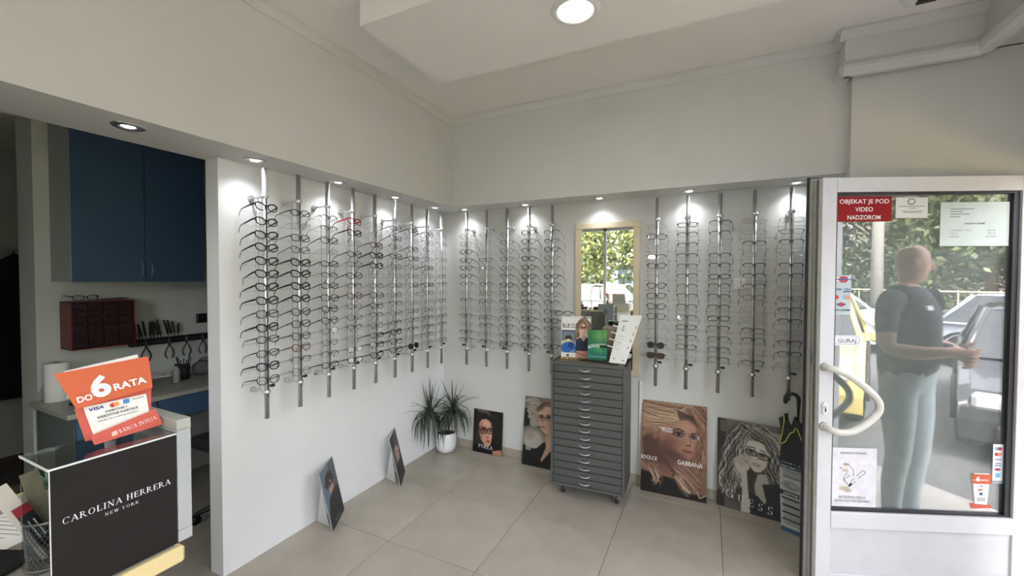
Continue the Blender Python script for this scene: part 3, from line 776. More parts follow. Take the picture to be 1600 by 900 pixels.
c.poly([(.0, 1.12), (.3, 1.02), (.5, 1.14), (.8, 1.0), (1, .95), (1, c.A), (0, c.A)], (20, 19, 22)); c.poly([(.68, 1.2), (.86, 1.14), (1, 1.12), (1, c.A), (.7, c.A)], (176, 128, 106)); c.noise(.012)
t, at = board('poster', 'small dark poster of woman in black rectangular glasses beside the plant', 'poster', [(.357, -.050, .001), (.652, -.047, .001), (.648, -.012, .386), (.350, -.012, .380)], c)
letters('FURLA', at(.20, 1.145, -.03), .030, INKW, t, width=.145, serif=True)

# --- person with statue
c = Canvas(.42, .57, (96, 90, 82), 120)
c.rect(0, 0, 1, .3, (120, 112, 102)); c.poly([(0, .25), (.12, .25), (.16, .55), (0, .62)], (24, 24, 26))
c.poly([(.05, .30), (.10, .16), (.22, .08), (.36, .12), (.40, .40), (.32, .56), (.20, .60), (.13, .55), (.13, .46), (.07, .40), (.10, .36)], (150, 142, 132)); c.hair([[(.10, .12), (.25, .08), (.38, .2)]], 18, [(170, 162, 150), (110, 104, 96), (140, 132, 122)], (.03, .03), .03, .02)
c.ell(.18, .34, .03, .012, (90, 84, 78), 0, .4); c.ell(.23, .86, .24, .22, (172, 163, 152), .2, .3); c.ell(.14, .74, .1, .1, (140, 132, 122), .2, .5, .7)
c.poly([(0, .95), (.12, 1.02), (.30, 1.0), (.44, .86), (.62, .82), (.9, .78), (1, .9), (1, c.A), (0, c.A)], (22, 22, 24)); c.rect(.06, 1.0, .18, 1.06, (140, 134, 126))
c.poly([(.47, .74), (.66, .66), (.70, .86), (.56, 1.06), (.42, 1.24), (.40, 1.2), (.50, .95)], (186, 150, 126))
c.poly([(.30, .30), (.36, .18), (.50, .12), (.68, .16), (.74, .34), (.72, .56), (.60, .70), (.48, .70), (.38, .62), (.33, .50), (.30, .44)], (196, 160, 136)); c.ell(.62, .48, .10, .22, (150, 116, 96), 0, .7, .75)
c.hair([[(.30, .24), (.42, .12), (.62, .11), (.76, .3)]], 26, [(92, 72, 56), (70, 54, 42), (120, 98, 78)], (.03, .03), .02, .01)
c.eye(.375, .385, .040); c.eye(.53, .37, .045); c.line([(.33, .345), (.41, .33)], .016, (90, 66, 52)); c.line([(.48, .32), (.60, .32)], .016, (90, 66, 52))
c.spec((.37, .40), (.54, .385), .075, .05, (60, 54, 50), .010); c.line([(.61, .37), (.78, .36)], .03, (30, 28, 28)); c.line([(.42, .38), (.40, .50), (.44, .51)], .012, (140, 104, 86)); c.ell(.42, .565, .05, .018, (130, 84, 74), .05, .3); c.noise(.012)
board('poster', 'tall dark poster of short-haired person beside a statue, half behind the drawer cabinet', 'poster', [(.868, -.094, .001), (1.288, -.090, .001), (1.285, -.012, .566), (.866, -.012, .563)], c)

# --- two bent cards leaning on the rod wall
def bentcard(label, BL, BR, TR, TL, foot, wallp, cvs):
    t, at = board('counter_card', label, 'display card', [BL, BR, TR, TL], cvs, .003, mat('card_back', rgb(196, 196, 194), .7))
    A1 = Vector(TL)*.80+Vector(BL)*.20
    nrm = (Vector(BR)-Vector(BL)).cross(Vector(TL)-Vector(BL)).normalized()
    A1 = A1-nrm*.004
    f2 = Vector(foot); w2_ = Vector(wallp)
    MB().polyslab([A1, f2, w2_], (.0, .003, 0)).build('support_flap', mat('card_flap', rgb(206, 206, 206), .7), t)
c = Canvas(.254, .385, (104, 122, 140), 72); c.rect(.55, 0, 1, 1.5, (92, 98, 104))
c.ell(.46, .40, .26, .22, (58, 50, 46), 0, .2); c.ell(.50, .54, .17, .23, (188, 150, 138), 0, .15); c.hair([[(.25, .42), (.5, .26), (.72, .46)]], 16, [(70, 60, 54), (44, 38, 36)], (.05, .05), .04, .02)
c.eye(.44, .50, .05); c.eye(.60, .50, .045); c.spec((.43, .505), (.61, .505), .085, .05, (30, 28, 30), .016); c.ell(.53, .66, .05, .018, (150, 92, 88), 0, .3)
c.poly([(.25, .80), (.5, .72), (.8, .70), (1, .78), (1, c.A), (0, c.A), (.1, 1.05)], (40, 42, 46)); [c.rect(.30+.05*k, c.A*(.915-.004*(k%2)), .335+.05*k, c.A*(.93+.004*(k%3)), (190, 190, 190), .8) for k in range(8)]; c.noise(.01)
bentcard('leaning picture card with blue-grey portrait standing nearer the workshop opening', (.202, -1.459, .001), (.064, -1.246, .001), (.004, -1.293, .372), (.142, -1.506, .372), (.125, -1.425, .001), (.010, -1.420, .001), c)
c = Canvas(.254, .385, (84, 88, 88), 72); c.poly([(0, 0), (.6, 0), (.4, .35), (0, .45)], (48, 48, 50)); c.ell(.2, .25, .16, .12, (30, 30, 32), .4, .3)
c.ell(.55, .72, .24, .20, (196, 158, 144), -.3, .25); c.hair([[(.35, .62), (.55, .52), (.8, .62)]], 14, [(214, 180, 166), (150, 112, 100), (70, 60, 56)], (.03, .04), .05, .02)
c.poly([(0, .95), (.4, .92), (.7, .90), (1, .86), (1, c.A), (0, c.A)], (36, 40, 38)); [c.rect(.30+.05*k, c.A*(.915-.004*(k%2)), .335+.05*k, c.A*(.93+.004*(k%3)), (190, 190, 190), .8) for k in range(8)]; c.noise(.01)
bentcard('dark picture card leaning on the wall nearer the plant', (.205, -.844, .001), (.072, -.637, .001), (.004, -.682, .366), (.137, -.889, .366), (.125, -.81, .001), (.010, -.790, .001), c)
# ================================================================== MIRROR WALL FURNITURE
WOOD = mat('pale_birch_frame', rgb(206, 192, 166), .5, var=.10, scale=10)
t = thing('wall_mirror', 'tall wall mirror in pale birch frame behind the drawer cabinet', 'mirror', (1.558, -.012, .828))
mx0, mx1, mz0, mz1, fw_ = 1.306, 1.810, .828, 2.020, .048
for nm, a, b in (('frame_rail', (mx0, mz1-fw_), (mx1, mz1)), ('frame_rail', (mx0, mz0), (mx1, mz0+fw_)), ('frame_stile', (mx0, mz0+fw_), (mx0+fw_, mz1-fw_)), ('frame_stile', (mx1-fw_, mz0+fw_), (mx1, mz1-fw_))):
    MB().bbox((a[0], -.026, a[1]), (b[0], -.001, b[1]), .003).build(nm, WOOD, t)
MB().box((mx0+fw_-.004, -.014, mz0+fw_-.004), (mx1-fw_+.004, -.010, mz1-fw_+.004)).build('mirror_glass', mat('silvered_glass', (.62, .65, .62), .015, 1.), t)
tag(MB().bbox((1.814, -.016, .075), (1.842, -.001, .80), .002).build('cable_duct', WHITEPL), 'narrow white cable duct running down the wall below the mirror', 'cable duct')
t = thing('wall_socket', 'small square white wall socket behind the fourth rod past the mirror', 'socket', (2.475, 0, 1.545))
MB().bbox((2.437, -.009, 1.507), (2.513, -.0005, 1.583), .003).build('plate', WHITEPL, t); MB().bbox((2.451, -.013, 1.521), (2.499, -.008, 1.569), .002).build('rocker', WHITEPL, t)

# ------------------------------------------------------------------ grey cabinet with sixteen shallow drawers
GREY = mat('grey_lacquer', rgb(80, 82, 80), .45, var=.08, scale=12)
GREY2 = mat('grey_lacquer_front', rgb(75, 77, 75), .42, var=.06, scale=9)
cab = thing('drawer_cabinet', 'dark grey cabinet on castors with sixteen shallow drawers', 'cabinet', (1.262, -.452, 0), .055)
CW, CD, CZ0, CZ1 = .522, .345, .088, .982
mb = MB()
mb.bbox((0, .012, CZ0), (.016, CD, CZ1), .002); mb.bbox((CW-.016, .012, CZ0), (CW, CD, CZ1), .002)
mb.bbox((0, .012, CZ1-.02), (CW, CD, CZ1), .002); mb.bbox((0, .012, CZ0), (CW, CD, CZ0+.018), .002); mb.box((0, CD-.006, CZ0), (CW, CD, CZ1))
mb.build('carcass', GREY, cab, world=False)
MB().box((.0, 0, CZ0), (.016, .012, CZ1)).box((CW-.016, 0, CZ0), (CW, .012, CZ1)).box((.016, 0, CZ1-.02), (CW-.016, .012, CZ1)).box((.016, 0, CZ0), (CW-.016, .012, CZ0+.018)).build('front_edge', GREY, cab, world=False)
MB().box((.0155, .016, CZ0+.018), (CW-.0155, .036, CZ1-.02)).build('drawer_cavity', DARK, cab, world=False)
n = 16; hz = (CZ1-.02-CZ0-.018)/n
dm = MB().bbox((.019, .002, .0026), (CW-.019, .022, hz-.0026), .0015).mesh('drawer'); fixn(dm); dm.materials.append(GREY2)
hm = MB().tube([(-.038, .002, .004), (-.036, -.013, .001), (-.018, -.021, -.003), (0, -.023, -.004), (.018, -.021, -.003), (.036, -.013, .001), (.038, .002, .004)], .0031, 8).mesh('handle'); fixn(hm); hm.materials.append(CHROME)
for i in range(n):
    d = link('drawer', dm, cab, (0, 0, CZ0+.018+hz*i)); link('handle', hm, d, (CW*.475, 0, hz*.5))
for (x, y) in ((.075, .07), (CW-.06, .07), (.075, CD-.06), (CW-.06, CD-.06)):
    k = MB().box((x-.024, y-.02, CZ0-.006), (x+.024, y+.02, CZ0)).cyl((x, y, CZ0-.006), (x, y, CZ0-.03), .010, seg=10).prism([(y-.016, CZ0-.02), (y+.016, CZ0-.02), (y+.02, .03), (y+.004, .022), (y-.010, .04)], x-.017, x+.017, 'x').build('caster', CHROME, cab, world=False)
    MB().lathe([(.0, -.012), (.028, -.012), (.033, -.006), (.033, .006), (.028, .012), (0, .012)], (x, y+.008, .033), 18, 'x').build('wheel', BLACK, k, world=False)

# things standing on the cabinet
ZT = CZ1
tag(MB().bbox((1.295, -.415, ZT+.0005), (1.765, -.265, ZT+.004), .001).build('counter_mat', mat('brown_mat', rgb(118, 104, 84), .8, var=.1, scale=30)), 'thin brown mat lying on top of the grey drawer cabinet', 'mat')
c = Canvas(.222, .31, (232, 231, 226), 84); A_ = c.A
c.rect(0, 0, 1, .05, (206, 204, 198)); c.rect(.02, .48, .48, 1.22, (66, 78, 92)); c.rect(.05, .53, .45, .80, (120, 136, 152)); c.textlines(.08, .42, .55, .74, 4, (90, 104, 120)); c.ell(.25, .80, .13, .14, (40, 30, 28), 0, .2); c.ell(.25, .84, .07, .08, (190, 150, 130), 0, .2)
c.ell(.20, 1.02, .30, .22, (222, 214, 170), -.2, .15); c.ell(.24, 1.06, .26, .19, (44, 96, 168), -.2, .15); c.ell(.34, .98, .10, .10, (30, 60, 120), .3, .3); c.line([(.0, 1.22), (.25, 1.26), (.46, 1.14)], .03, (150, 176, 190)); c.rect(0, 1.23, .5, A_, (232, 230, 226)); c.ell(.23, 1.32, .05, .035, (30, 30, 34), 0, .2)
c.hair([[(.72, .12), (.56, .3), (.56, .6), (.52, .75)], [(.75, .12), (.92, .3), (.93, .6), (.98, .72)]], 50, [(120, 90, 70), (160, 126, 100), (92, 68, 54), (186, 150, 122)], (.04, .04), .03, .02)
c.poly([(.50, .80), (.62, .72), (.88, .70), (1, .76), (1, 1.22), (.48, 1.22)], (30, 32, 62)); c.poly([(.68, .62), (.82, .62), (.84, .74), (.75, .84), (.67, .74)], (214, 172, 152)); c.poly([(.5, 1.16), (1, 1.14), (1, A_), (.5, A_)], (196, 146, 132)); c.line([(.5, 1.2), (.8, 1.30), (1, 1.28)], .02, (70, 50, 50))
c.ell(.735, .42, .145, .22, (224, 182, 160), 0, .12); c.hair([[(.58, .34), (.72, .17), (.90, .34)]], 14, [(120, 90, 70), (150, 116, 92)], (.03, .03), .015, .01)
c.eye(.68, .38, .035); c.eye(.81, .38, .035); c.spec((.67, .39), (.82, .39), .066, .045, (60, 24, 30), .016); c.ell(.745, .53, .05, .018, (190, 90, 90), 0, .3); c.ell(.745, .528, .035, .008, (240, 236, 230), 0, .3); c.noise(.01)
t, at = board('counter_display', 'white counter display of smiling woman in glasses and navy shirt on cabinet', 'display card', [(1.280, -.288, ZT+.001), (1.500, -.262, ZT+.001), (1.496, -.236, ZT+.315), (1.276, -.262, ZT+.315)], c, .004, PAPER)
letters('BLUE CUT', at(.04, .40), .030, INK, t, width=.115, bold=.02)
MB().polyslab([(1.39, -.255, ZT+.20), (1.39, -.262, ZT+.001), (1.39, -.19, ZT+.001)], (.003, 0, 0)).build('support_flap', PAPER, t)
c = Canvas(.140, .222, (30, 92, 60), 64)
c.ell(.3, .2, .5, .4, (54, 128, 72), .3, .8, .9); c.ell(.75, .25, .3, .35, (140, 170, 96), .5, .8, .8); c.ell(.4, 1.1, .6, .35, (28, 112, 104), 0, .8, .9); c.ell(.6, 1.05, .35, .12, (70, 150, 90), .2, .7, .8); c.hair([[(.7, 0), (.78, .8), (.7, 1.5)]], 14, [(90, 160, 110), (20, 70, 56)], (.02, .02), .08, .02, .5)
c.hair([[(.05, .92), (.35, .80), (.6, .82), (.98, .76)]], 24, [(210, 220, 200), (240, 240, 230), (30, 40, 36), (120, 150, 130)], (.02, .025), .03, .02); c.rect(.62, .80, 1, .92, (24, 34, 30)); c.rect(0, 1.38, 1, 1.44, (90, 150, 150)); c.noise(.02)
t, at = board('counter_display', 'green glossy counter display block standing on black foot on cabinet', 'display block', [(1.507, -.372, ZT+.018), (1.644, -.362, ZT+.018), (1.644, -.352, ZT+.232), (1.507, -.362, ZT+.232)], c, .030, mat('green_acrylic', rgb(24, 78, 60), .1))
MB().bbox((1.500, -.392, ZT+.0045), (1.652, -.318, ZT+.019), .003).build('foot', BLACK, t)
tag(MB().prism([(1.44, -.372), (1.70, -.420), (1.735, -.408), (1.73, -.385), (1.50, -.330), (1.45, -.345)], ZT+.0042, ZT+.010).build('display_tray', mat('black_felt', (.014, .014, .015), .9)), 'flat black tray lying under the green display block', 'tray')
t = thing('gold_chain', 'coiled gold-coloured eyeglass chain on the cabinet below the smiling-woman display', 'chain', (1.36, -.355, ZT+.0042))
GOLD = mat('gold_metal', (.66, .45, .10), .25, 1.)
pts = []
for k in range(60):
    a = k*.62; pts.append((1.300+.0022*k+.012*math.sin(a), -.372+.006*math.cos(a*1.3)+.0004*k, ZT+.0085+.003*math.cos(a)))
MB().tube(pts, .0028, 5).build('links', GOLD, t)
# box behind the displays
tag(MB().bbox((1.578, -.25, ZT+.0005), (1.700, -.14, ZT+.245), .012).build('brown_box', mat('dull_brown_card', rgb(132, 122, 100), .7, var=.06)), 'brown rounded carton between green display and white slatted stand', 'box')
tag(MB().bbox((1.72, -.20, ZT+.0005), (1.775, -.12, ZT+.016), .002).build('booklet', mat('dark_booklet', rgb(52, 50, 48), .6)), 'dark closed booklet behind the white slatted stand', 'booklet')
tag(MB().bbox((1.722, -.198, ZT+.0165), (1.773, -.122, ZT+.040), .002).build('booklet', PAPER), 'white closed booklet on top of the dark one behind the stand', 'booklet')
# white leaning eyeglass stand with slots and pegs
t = thing('eyeglass_stand', 'white perforated eyeglass stand with pegs leaning on cabinet top', 'eyeglass stand', (1.72, -.33, ZT))
bl, br2, tr2, tl2 = [Vector(p) for p in ((1.655, -.352, ZT+.006), (1.768, -.345, ZT+.001), (1.862, -.235, ZT+.335), (1.712, -.235, ZT+.335))]
nrm = (br2-bl).cross(tl2-bl).normalized()
MB().quadslab(bl, br2, tr2, tl2, -nrm*.004).build('panel', WHITEPL, t)
def onst(u, v): return bl*(1-u)*(1-v)+br2*u*(1-v)+tr2*u*v+tl2*(1-u)*v
SL = mat('slot_shadow', (.16, .16, .155), .8)
for (u, v0, v1, w) in ((.30, .22, .40, .05), (.30, .46, .60, .05), (.30, .66, .78, .05), (.58, .25, .44, .055), (.60, .48, .80, .055), (.84, .30, .36, .05), (.86, .44, .50, .05), (.88, .58, .64, .05), (.90, .72, .78, .05), (.25, .08, .10, .10), (.80, .06, .08, .12), (.28, .86, .88, .3)):
    MB().quadslab(onst(u-w/2, v0)+nrm*.0005, onst(u+w/2, v0)+nrm*.0005, onst(u+w/2, v1)+nrm*.0005, onst(u-w/2, v1)+nrm*.0005, nrm*.0004).build('slot', SL, t)
for v in (.28, .42, .56, .70):
    p = onst(.42, v); MB().cyl(p, p+Vector((-.075, -.055, .032)), .0038, seg=8).build('peg', WHITEPL, t)
# glasses perched on the display and one pair draped on its corner
eyeglasses('k', 'oval', (1.30, -.300, ZT+.335), PI+.1, 'dark eyeglasses perched on top of the smiling-woman counter display', 'eyeglasses on the cabinet', pitch=.35)
eyeglasses('t', 'oval', (1.485, -.305, ZT+.310), PI+.7, 'thin metal eyeglasses draped over the corner of the smiling-woman display', 'eyeglasses on the cabinet', pitch=.75, roll=.5)

# ------------------------------------------------------------------ potted plant in the corner
t = thing('potted_plant', 'spiky dracaena with drooping narrow leaves in a white pot in the corner', 'plant', (.135, -.150, 0))
MB().lathe([(0, .0), (.060, 0), (.078, .012), (.092, .05), (.098, .11), (.099, .178), (.094, .181), (.091, .178), (.090, .150), (0, .150)], (.135, -.150, .001), 32).build('pot', mat('white_ceramic', rgb(232, 233, 234), .25), t)
MB().lathe([(0, .158), (.05, .160), (.0895, .154)], (.135, -.150, 0), 20).build('soil', mat('dark_soil', rgb(38, 32, 28), .95, var=.4, scale=60, bump=.6, bscale=90), t)
STEM = mat('plant_stem', rgb(86, 78, 52), .8, var=.2, scale=40)
LEAF = mat('dark_leaf', rgb(46, 58, 42), .45, var=.25, scale=14)
LEAF2 = mat('dark_leaf_b', rgb(60, 72, 50), .45, var=.25, scale=14)
crowns = (((.128, -.185, .15), (.10, -.255, .30), (.082, -.315, .405)), ((.145, -.145, .15), (.175, -.135, .30), (.205, -.150, .405)))
for q, st in enumerate(crowns):
    MB().tube(st, [.010, .009, .008], 8).build('stem', STEM, t)
    top = Vector(st[2]); r2 = random.Random(20+q)
    for k in range(62):
        az = 2*PI*(k*.381966)+r2.uniform(-.2, .2)
        if k < 6: el = r2.uniform(1.15, 1.5); L = r2.uniform(.20, .30); droop = .05
        elif k < 20: el = r2.uniform(.55, 1.0); L = r2.uniform(.26, .34); droop = r2.uniform(.5, 1.1)
        else: el = r2.uniform(-.25, .6); L = r2.uniform(.26, .36); droop = r2.uniform(1.2, 2.1)
        base = top+Vector((0, 0, r2.uniform(-.05, .015)))
        d = Vector((math.cos(az), math.sin(az), 0)); p = base.copy(); pts = [p.copy()]; N_ = 8; e = el
        for i in range(N_):
            e2 = max(-1.45, el-droop*((i+1)/N_)**1.1*1.25); p = p+(d*math.cos(e2)+Vector((0, 0, 1))*math.sin(e2))*(L/N_); pts.append(p.copy())
        side = d.cross(Vector((0, 0, 1))).normalized(); vs = []; fs = []
        for i, p in enumerate(pts):
            f = i/N_; w = .0085*(min(1, .55+f*3) if f < .3 else (1-f)**.75*1.25)+.0004
            up1 = Vector((0, 0, 1))
            for s_ in (-1, 0, 1):
                v = p+side*(w*s_)+up1*(-.0018*(s_ == 0))
                v.x = max(v.x, .004+.002*(k % 3)); v.y = min(v.y, -.016-.002*(k % 3)); v.z = max(v.z, .02)
                vs.append(v-wloc(t))
        for i in range(N_):
            for s_ in (0, 1): fs.append((i*3+s_, i*3+s_+1, i*3+s_+4, i*3+s_+3))
        me = bpy.data.meshes.new('leaf'); me.from_pydata(vs, [], fs); me.materials.append(LEAF if k % 3 else LEAF2)
        me.polygons.foreach_set('use_smooth', [True]*len(fs)); me.update(); link('leaf', me, t)

# ------------------------------------------------------------------ things behind the door edge
c = Canvas(.20, .45, (176, 178, 176), 80); A_ = c.A
c.rect(0, 0, 1, .34, (46, 56, 66)); c.rect(0, .22, 1, .34, (78, 92, 104)); c.rect(0, 1.02, 1, 1.16, (34, 44, 56)); c.rect(0, A_-.14, 1, A_, (60, 88, 116))
c.textlines(.10, .95, .40, .64, 6, (92, 94, 96)); c.ell(.30, .84, .22, .12, (120, 122, 122), .1, .3); c.ell(.34, .82, .12, .06, (156, 158, 158), .1, .4); c.ell(.75, .88, .16, .09, (136, 138, 138), .1, .3); c.textlines(.08, .95, 1.22, 2.05, 13, (96, 98, 100))
for k in range(4): c.rect(.05, 1.22+.21*k, .5, 1.27+.21*k, (44, 46, 50))
t, at = board('leaflet_board', 'blue and white leaflet board leaning beside the umbrella', 'leaflet board', [(2.712, -.205, .001), (2.905, -.300, .001), (2.898, -.215, .437), (2.705, -.120, .440)], c, .010)
letters('Relax 3', at(.06, .17), .022, INKW, t, width=.105); letters('Day / clear', at(.06, .30), .010, INKW, t, width=.075); letters('ZASTITNE SOCIVA', at(.08, 1.13), .015, INKW, t, width=.15)
# black umbrella with crook handle
t = thing('umbrella', 'closed black umbrella with curved crook handle propped behind the door', 'umbrella', (2.80, -.13, 0))
UB = mat('black_nylon', (.012, .013, .013), .6, bump=.3, bscale=40)
MB().tube([(2.800, -.14, .30), (2.802, -.135, .55), (2.802, -.13, .70), (2.803, -.13, .80)]+[(2.768+.035*math.cos(a), -.13, .815+.035*math.sin(a)) for a in np.linspace(0, PI, 9)]+[(2.733, -.13, .80), (2.734, -.13, .785)], [.006, .006, .006, .011]+[.012]*9+[.013, .012], 10).build('crook_handle', mat('handle_rubber', (.02, .02, .02), .4), t)
vs = []; fs = []
prof = [(.012, .012), (.030, .06), (.040, .20), (.044, .34), (.036, .46), (.018, .56), (.008, .60)]
mb = MB()
for r_, z in prof:
    for k in range(16):
        a = 2*PI*k/16; rr = r_*(1+.22*(k % 2)); vs.append((2.80+rr*math.cos(a+z*1.5), -.140+.6*rr*math.sin(a+z*1.5), z))
for i in range(len(prof)-1):
    for k in range(16): fs.append((i*16+k, i*16+(k+1) % 16, (i+1)*16+(k+1) % 16, (i+1)*16+k))
mb.add(vs, fs); mb.build('canopy', UB, t)
MB().cyl((2.80, -.14, .0), (2.80, -.14, .02), .004, .006, 8).build('ferrule', STEEL, t)
# black shopping bag with a yellow-green cord
t = thing('black_bag', 'black upright bag with yellow-green cord handle beside the umbrella', 'bag', (2.77, -.20, .44))
BAG = mat('black_card', (.016, .019, .018), .55)
bg = MB().polyslab([(2.700, -.215, .445), (2.86, -.285, .44), (2.86, -.285, .66), (2.80, -.262, .68), (2.763, -.243, .735), (2.745, -.235, .66), (2.712, -.220, .74), (2.700, -.215, .63)], (.012, .022, 0))
bg.build('bag_body', BAG, t)
MB().polyslab([(2.690, -.188, .700), (2.735, -.200, .745), (2.742, -.205, .66), (2.702, -.190, .63)], (.004, .008, 0)).build('side_fold', BAG, t)
MB().tube([(2.712, -.228, .735), (2.714, -.230, .70), (2.705, -.228, .62), (2.694, -.226, .565), (2.704, -.228, .555), (2.722, -.236, .575), (2.742, -.245, .63), (2.760, -.252, .645), (2.768, -.256, .67), (2.778, -.260, .665), (2.800, -.270, .60), (2.815, -.278, .54)], .0032, 6).build('cord', mat('lime_cord', rgb(196, 208, 110), .5), t)
# ================================================================== SERVICE DESK (foreground)
LAM = mat('grey_beige_laminate', rgb(150, 145, 134), .45, var=.08, scale=20)
CREAM = mat('cream_edge', rgb(216, 196, 146), .45, var=.04, scale=10)
ZD = .90
desk = thing('service_desk', 'L-shaped service desk with cream rounded edge and white front panel', 'desk', (.75, -2.80, 0))
MB().bbox((.34, -5.20, ZD-.042), (1.094, -2.664, ZD), .006).build('worktop', CREAM, desk)
MB().box((.36, -5.18, ZD-.0002), (1.080, -2.680, ZD+.0006)).build('top_laminate', LAM, desk)
MB().bbox((1.00, -5.15, .0), (1.03, -2.72, ZD-.042), .002).build('front_panel', WHITEPL, desk)
MB().bbox((.40, -2.75, 0), (1.00, -2.72, ZD-.042), .002).build('end_panel', WHITEPL, desk)
# dark brand block: front panel, clear cover and frosted end piece
t = thing('brand_display', 'dark display block with white serif lettering under a clear acrylic cover', 'display block', (1.0, -2.77, ZD))
XB = 1.072; ZB = ZD+.001
MB().bbox((XB-.012, -2.891, ZB), (XB, -2.671, 1.179), .001).build('front_panel', mat('dark_brown_panel', rgb(28, 24, 24), .5, spec=.25), t)
ACR = glass('clear_acrylic', (.90, .92, .91), .10, .03)
MB().box((.918, -2.893, 1.1795), (XB+.001, -2.671, 1.1845)).build('clear_top', ACR, t)
MB().box((.918, -2.893, ZB), (.923, -2.671, 1.1790)).build('clear_back', ACR, t)
EG = mat('acrylic_edge', rgb(214, 218, 216), .25)
MB().box((.918, -2.8945, 1.1795), (XB+.001, -2.893, 1.1845)).box((XB+.001, -2.893, 1.1800), (XB+.002, -2.671, 1.1840)).box((XB-.002, -2.8925, ZB), (XB+.0006, -2.891, 1.179)).build('polished_edge', EG, t)
FR = mat('frosted_metal_end', rgb(176, 180, 180), .38, .25, var=.05, scale=12)
MB().bbox((.846, -2.669, ZB+.030), (XB, -2.638, 1.188), .0012).build('end_piece', FR, t)
MB().bbox((.846, -2.669, 1.1888), (XB, -2.6375, 1.215), .0012).build('end_cap', mat('greyed_cap', rgb(176, 178, 170), .4, .2, var=.1, scale=30), t)
MB().bbox((.846, -2.669, ZB), (XB, -2.6375, ZB+.0292), .0012).build('end_foot', FR, t)
letters('CAROLINA HERRERA', basis((XB, -2.874, 1.060), (0, 1, 0), (0, 0, 1)), .0135, INKW, t, width=.190, serif=True, track=.16)
letters('NEW YORK', basis((XB, -2.808, 1.0435), (0, 1, 0), (0, 0, 1)), .0068, INKW, t, width=.060, serif=True, track=.30)

# bank card stand on the acrylic cover
ORG = mat('orange_card', rgb(206, 104, 70), .6, spec=.2); CORAL = mat('coral_card', rgb(204, 98, 84), .6, spec=.2); NAVY = mat('navy_ink', rgb(30, 52, 128), .5)
t = thing('card_stand', 'orange bank card stand with white lettering on top of the dark display block', 'card stand', (.99, -2.75, 1.185))
sn = Vector((math.cos(.30), 0, math.sin(.30)))
def SP(y, z, d=0.):  # point on the leaning plane of the stand, from y and height
    x = 1.0-(z-1.187)*math.tan(.30); return Vector((x, y, z))+sn*d
def slab(nm, pts, m, d, th=.0012): return MB().polyslab([SP(y, z, d) for y, z in pts], sn*-th).build(nm, m, t)
slab('white_back_card', [(-2.830, 1.30), (-2.690, 1.30), (-2.692, 1.377), (-2.829, 1.361)], PAPER, -.003)
slab('orange_back_card', [(-2.812, 1.20), (-2.690, 1.20), (-2.676, 1.29), (-2.822, 1.275)], CORAL, -.0015)
slab('white_card', [(-2.797, 1.200), (-2.690, 1.200), (-2.690, 1.276), (-2.808, 1.274)], PAPER, .0012)
slab('header_card', [(-2.822, 1.272), (-2.678, 1.287), (-2.676, 1.367), (-2.849, 1.356)], ORG, .010)
slab('base_card', [(-2.803, 1.187), (-2.672, 1.193), (-2.681, 1.234), (-2.808, 1.209)], CORAL, .014)
MB().polyslab([SP(-2.76, 1.32, -.0045), SP(-2.76, 1.188, -.0045), (.935, -2.76, 1.1865)], (0, .002, 0)).build('strut', PAPER, t)
def SB(y, z, d, tilt=.10): return basis(SP(y, z, d), (0, 1, tilt), (-math.sin(.30), 0, math.cos(.30)))
letters('DO', SB(-2.8185, 1.2850, .0103), .0130, INKW, t, width=.026, bold=.03)
letters('6', SB(-2.7925, 1.2895, .0103), .047, INKW, t, width=.036, bold=.04)
letters('RATA', SB(-2.7525, 1.2970, .0103), .0160, INKW, t, width=.064, bold=.03)
letters('VISA', SB(-2.801, 1.2620, .0014, .05), .0072, NAVY, t, width=.028, bold=.03, slant=.2)
def disc(nm, y, z, r, m, d): 
    P_ = [SP(y+r*math.cos(a), z+r*math.sin(a)*.95, d) for a in np.linspace(0, 2*PI, 17)[:-1]]
    MB().polyslab(P_, sn*.0002).build(nm, m, t)
disc('logo_dot', -2.757, 1.2655, .0055, mat('logo_red', rgb(200, 44, 44), .5), .0014); disc('logo_dot', -2.750, 1.2660, .0055, mat('logo_orange', rgb(238, 150, 60), .5), .0017)
slab('logo_square', [(-2.737, 1.2625), (-2.725, 1.2630), (-2.725, 1.2735), (-2.737, 1.2730)], mat('logo_blue', rgb(64, 132, 196), .5), .0018, .0003)
letters('DinaCard', SB(-2.718, 1.268, .0014, .05), .0042, INK, t, width=.022)
letters('DEBITNE I', SB(-2.772, 1.2515, .0014, .05), .0052, INK, t, width=.040, bold=.015); letters('KREDITNE KARTICE', SB(-2.787, 1.2420, .0014, .05), .0054, INK, t, width=.076, bold=.015)
letters('Saznajte više na www.bancaintesa.rs', SB(-2.787, 1.2345, .0014, .05), .0040, INK, t, width=.075)
letters('BANCA INTESA', SB(-2.757, 1.1985, .0143, .16), .0085, INKW, t, width=.074, serif=True)
MB().polyslab([SP(y, z, .0143) for y, z in ((-2.771, 1.1955), (-2.761, 1.1970), (-2.761, 1.2065), (-2.771, 1.2050))], sn*.0002).build('logo_square', mat('pale_coral', rgb(240, 196, 184), .5), t)

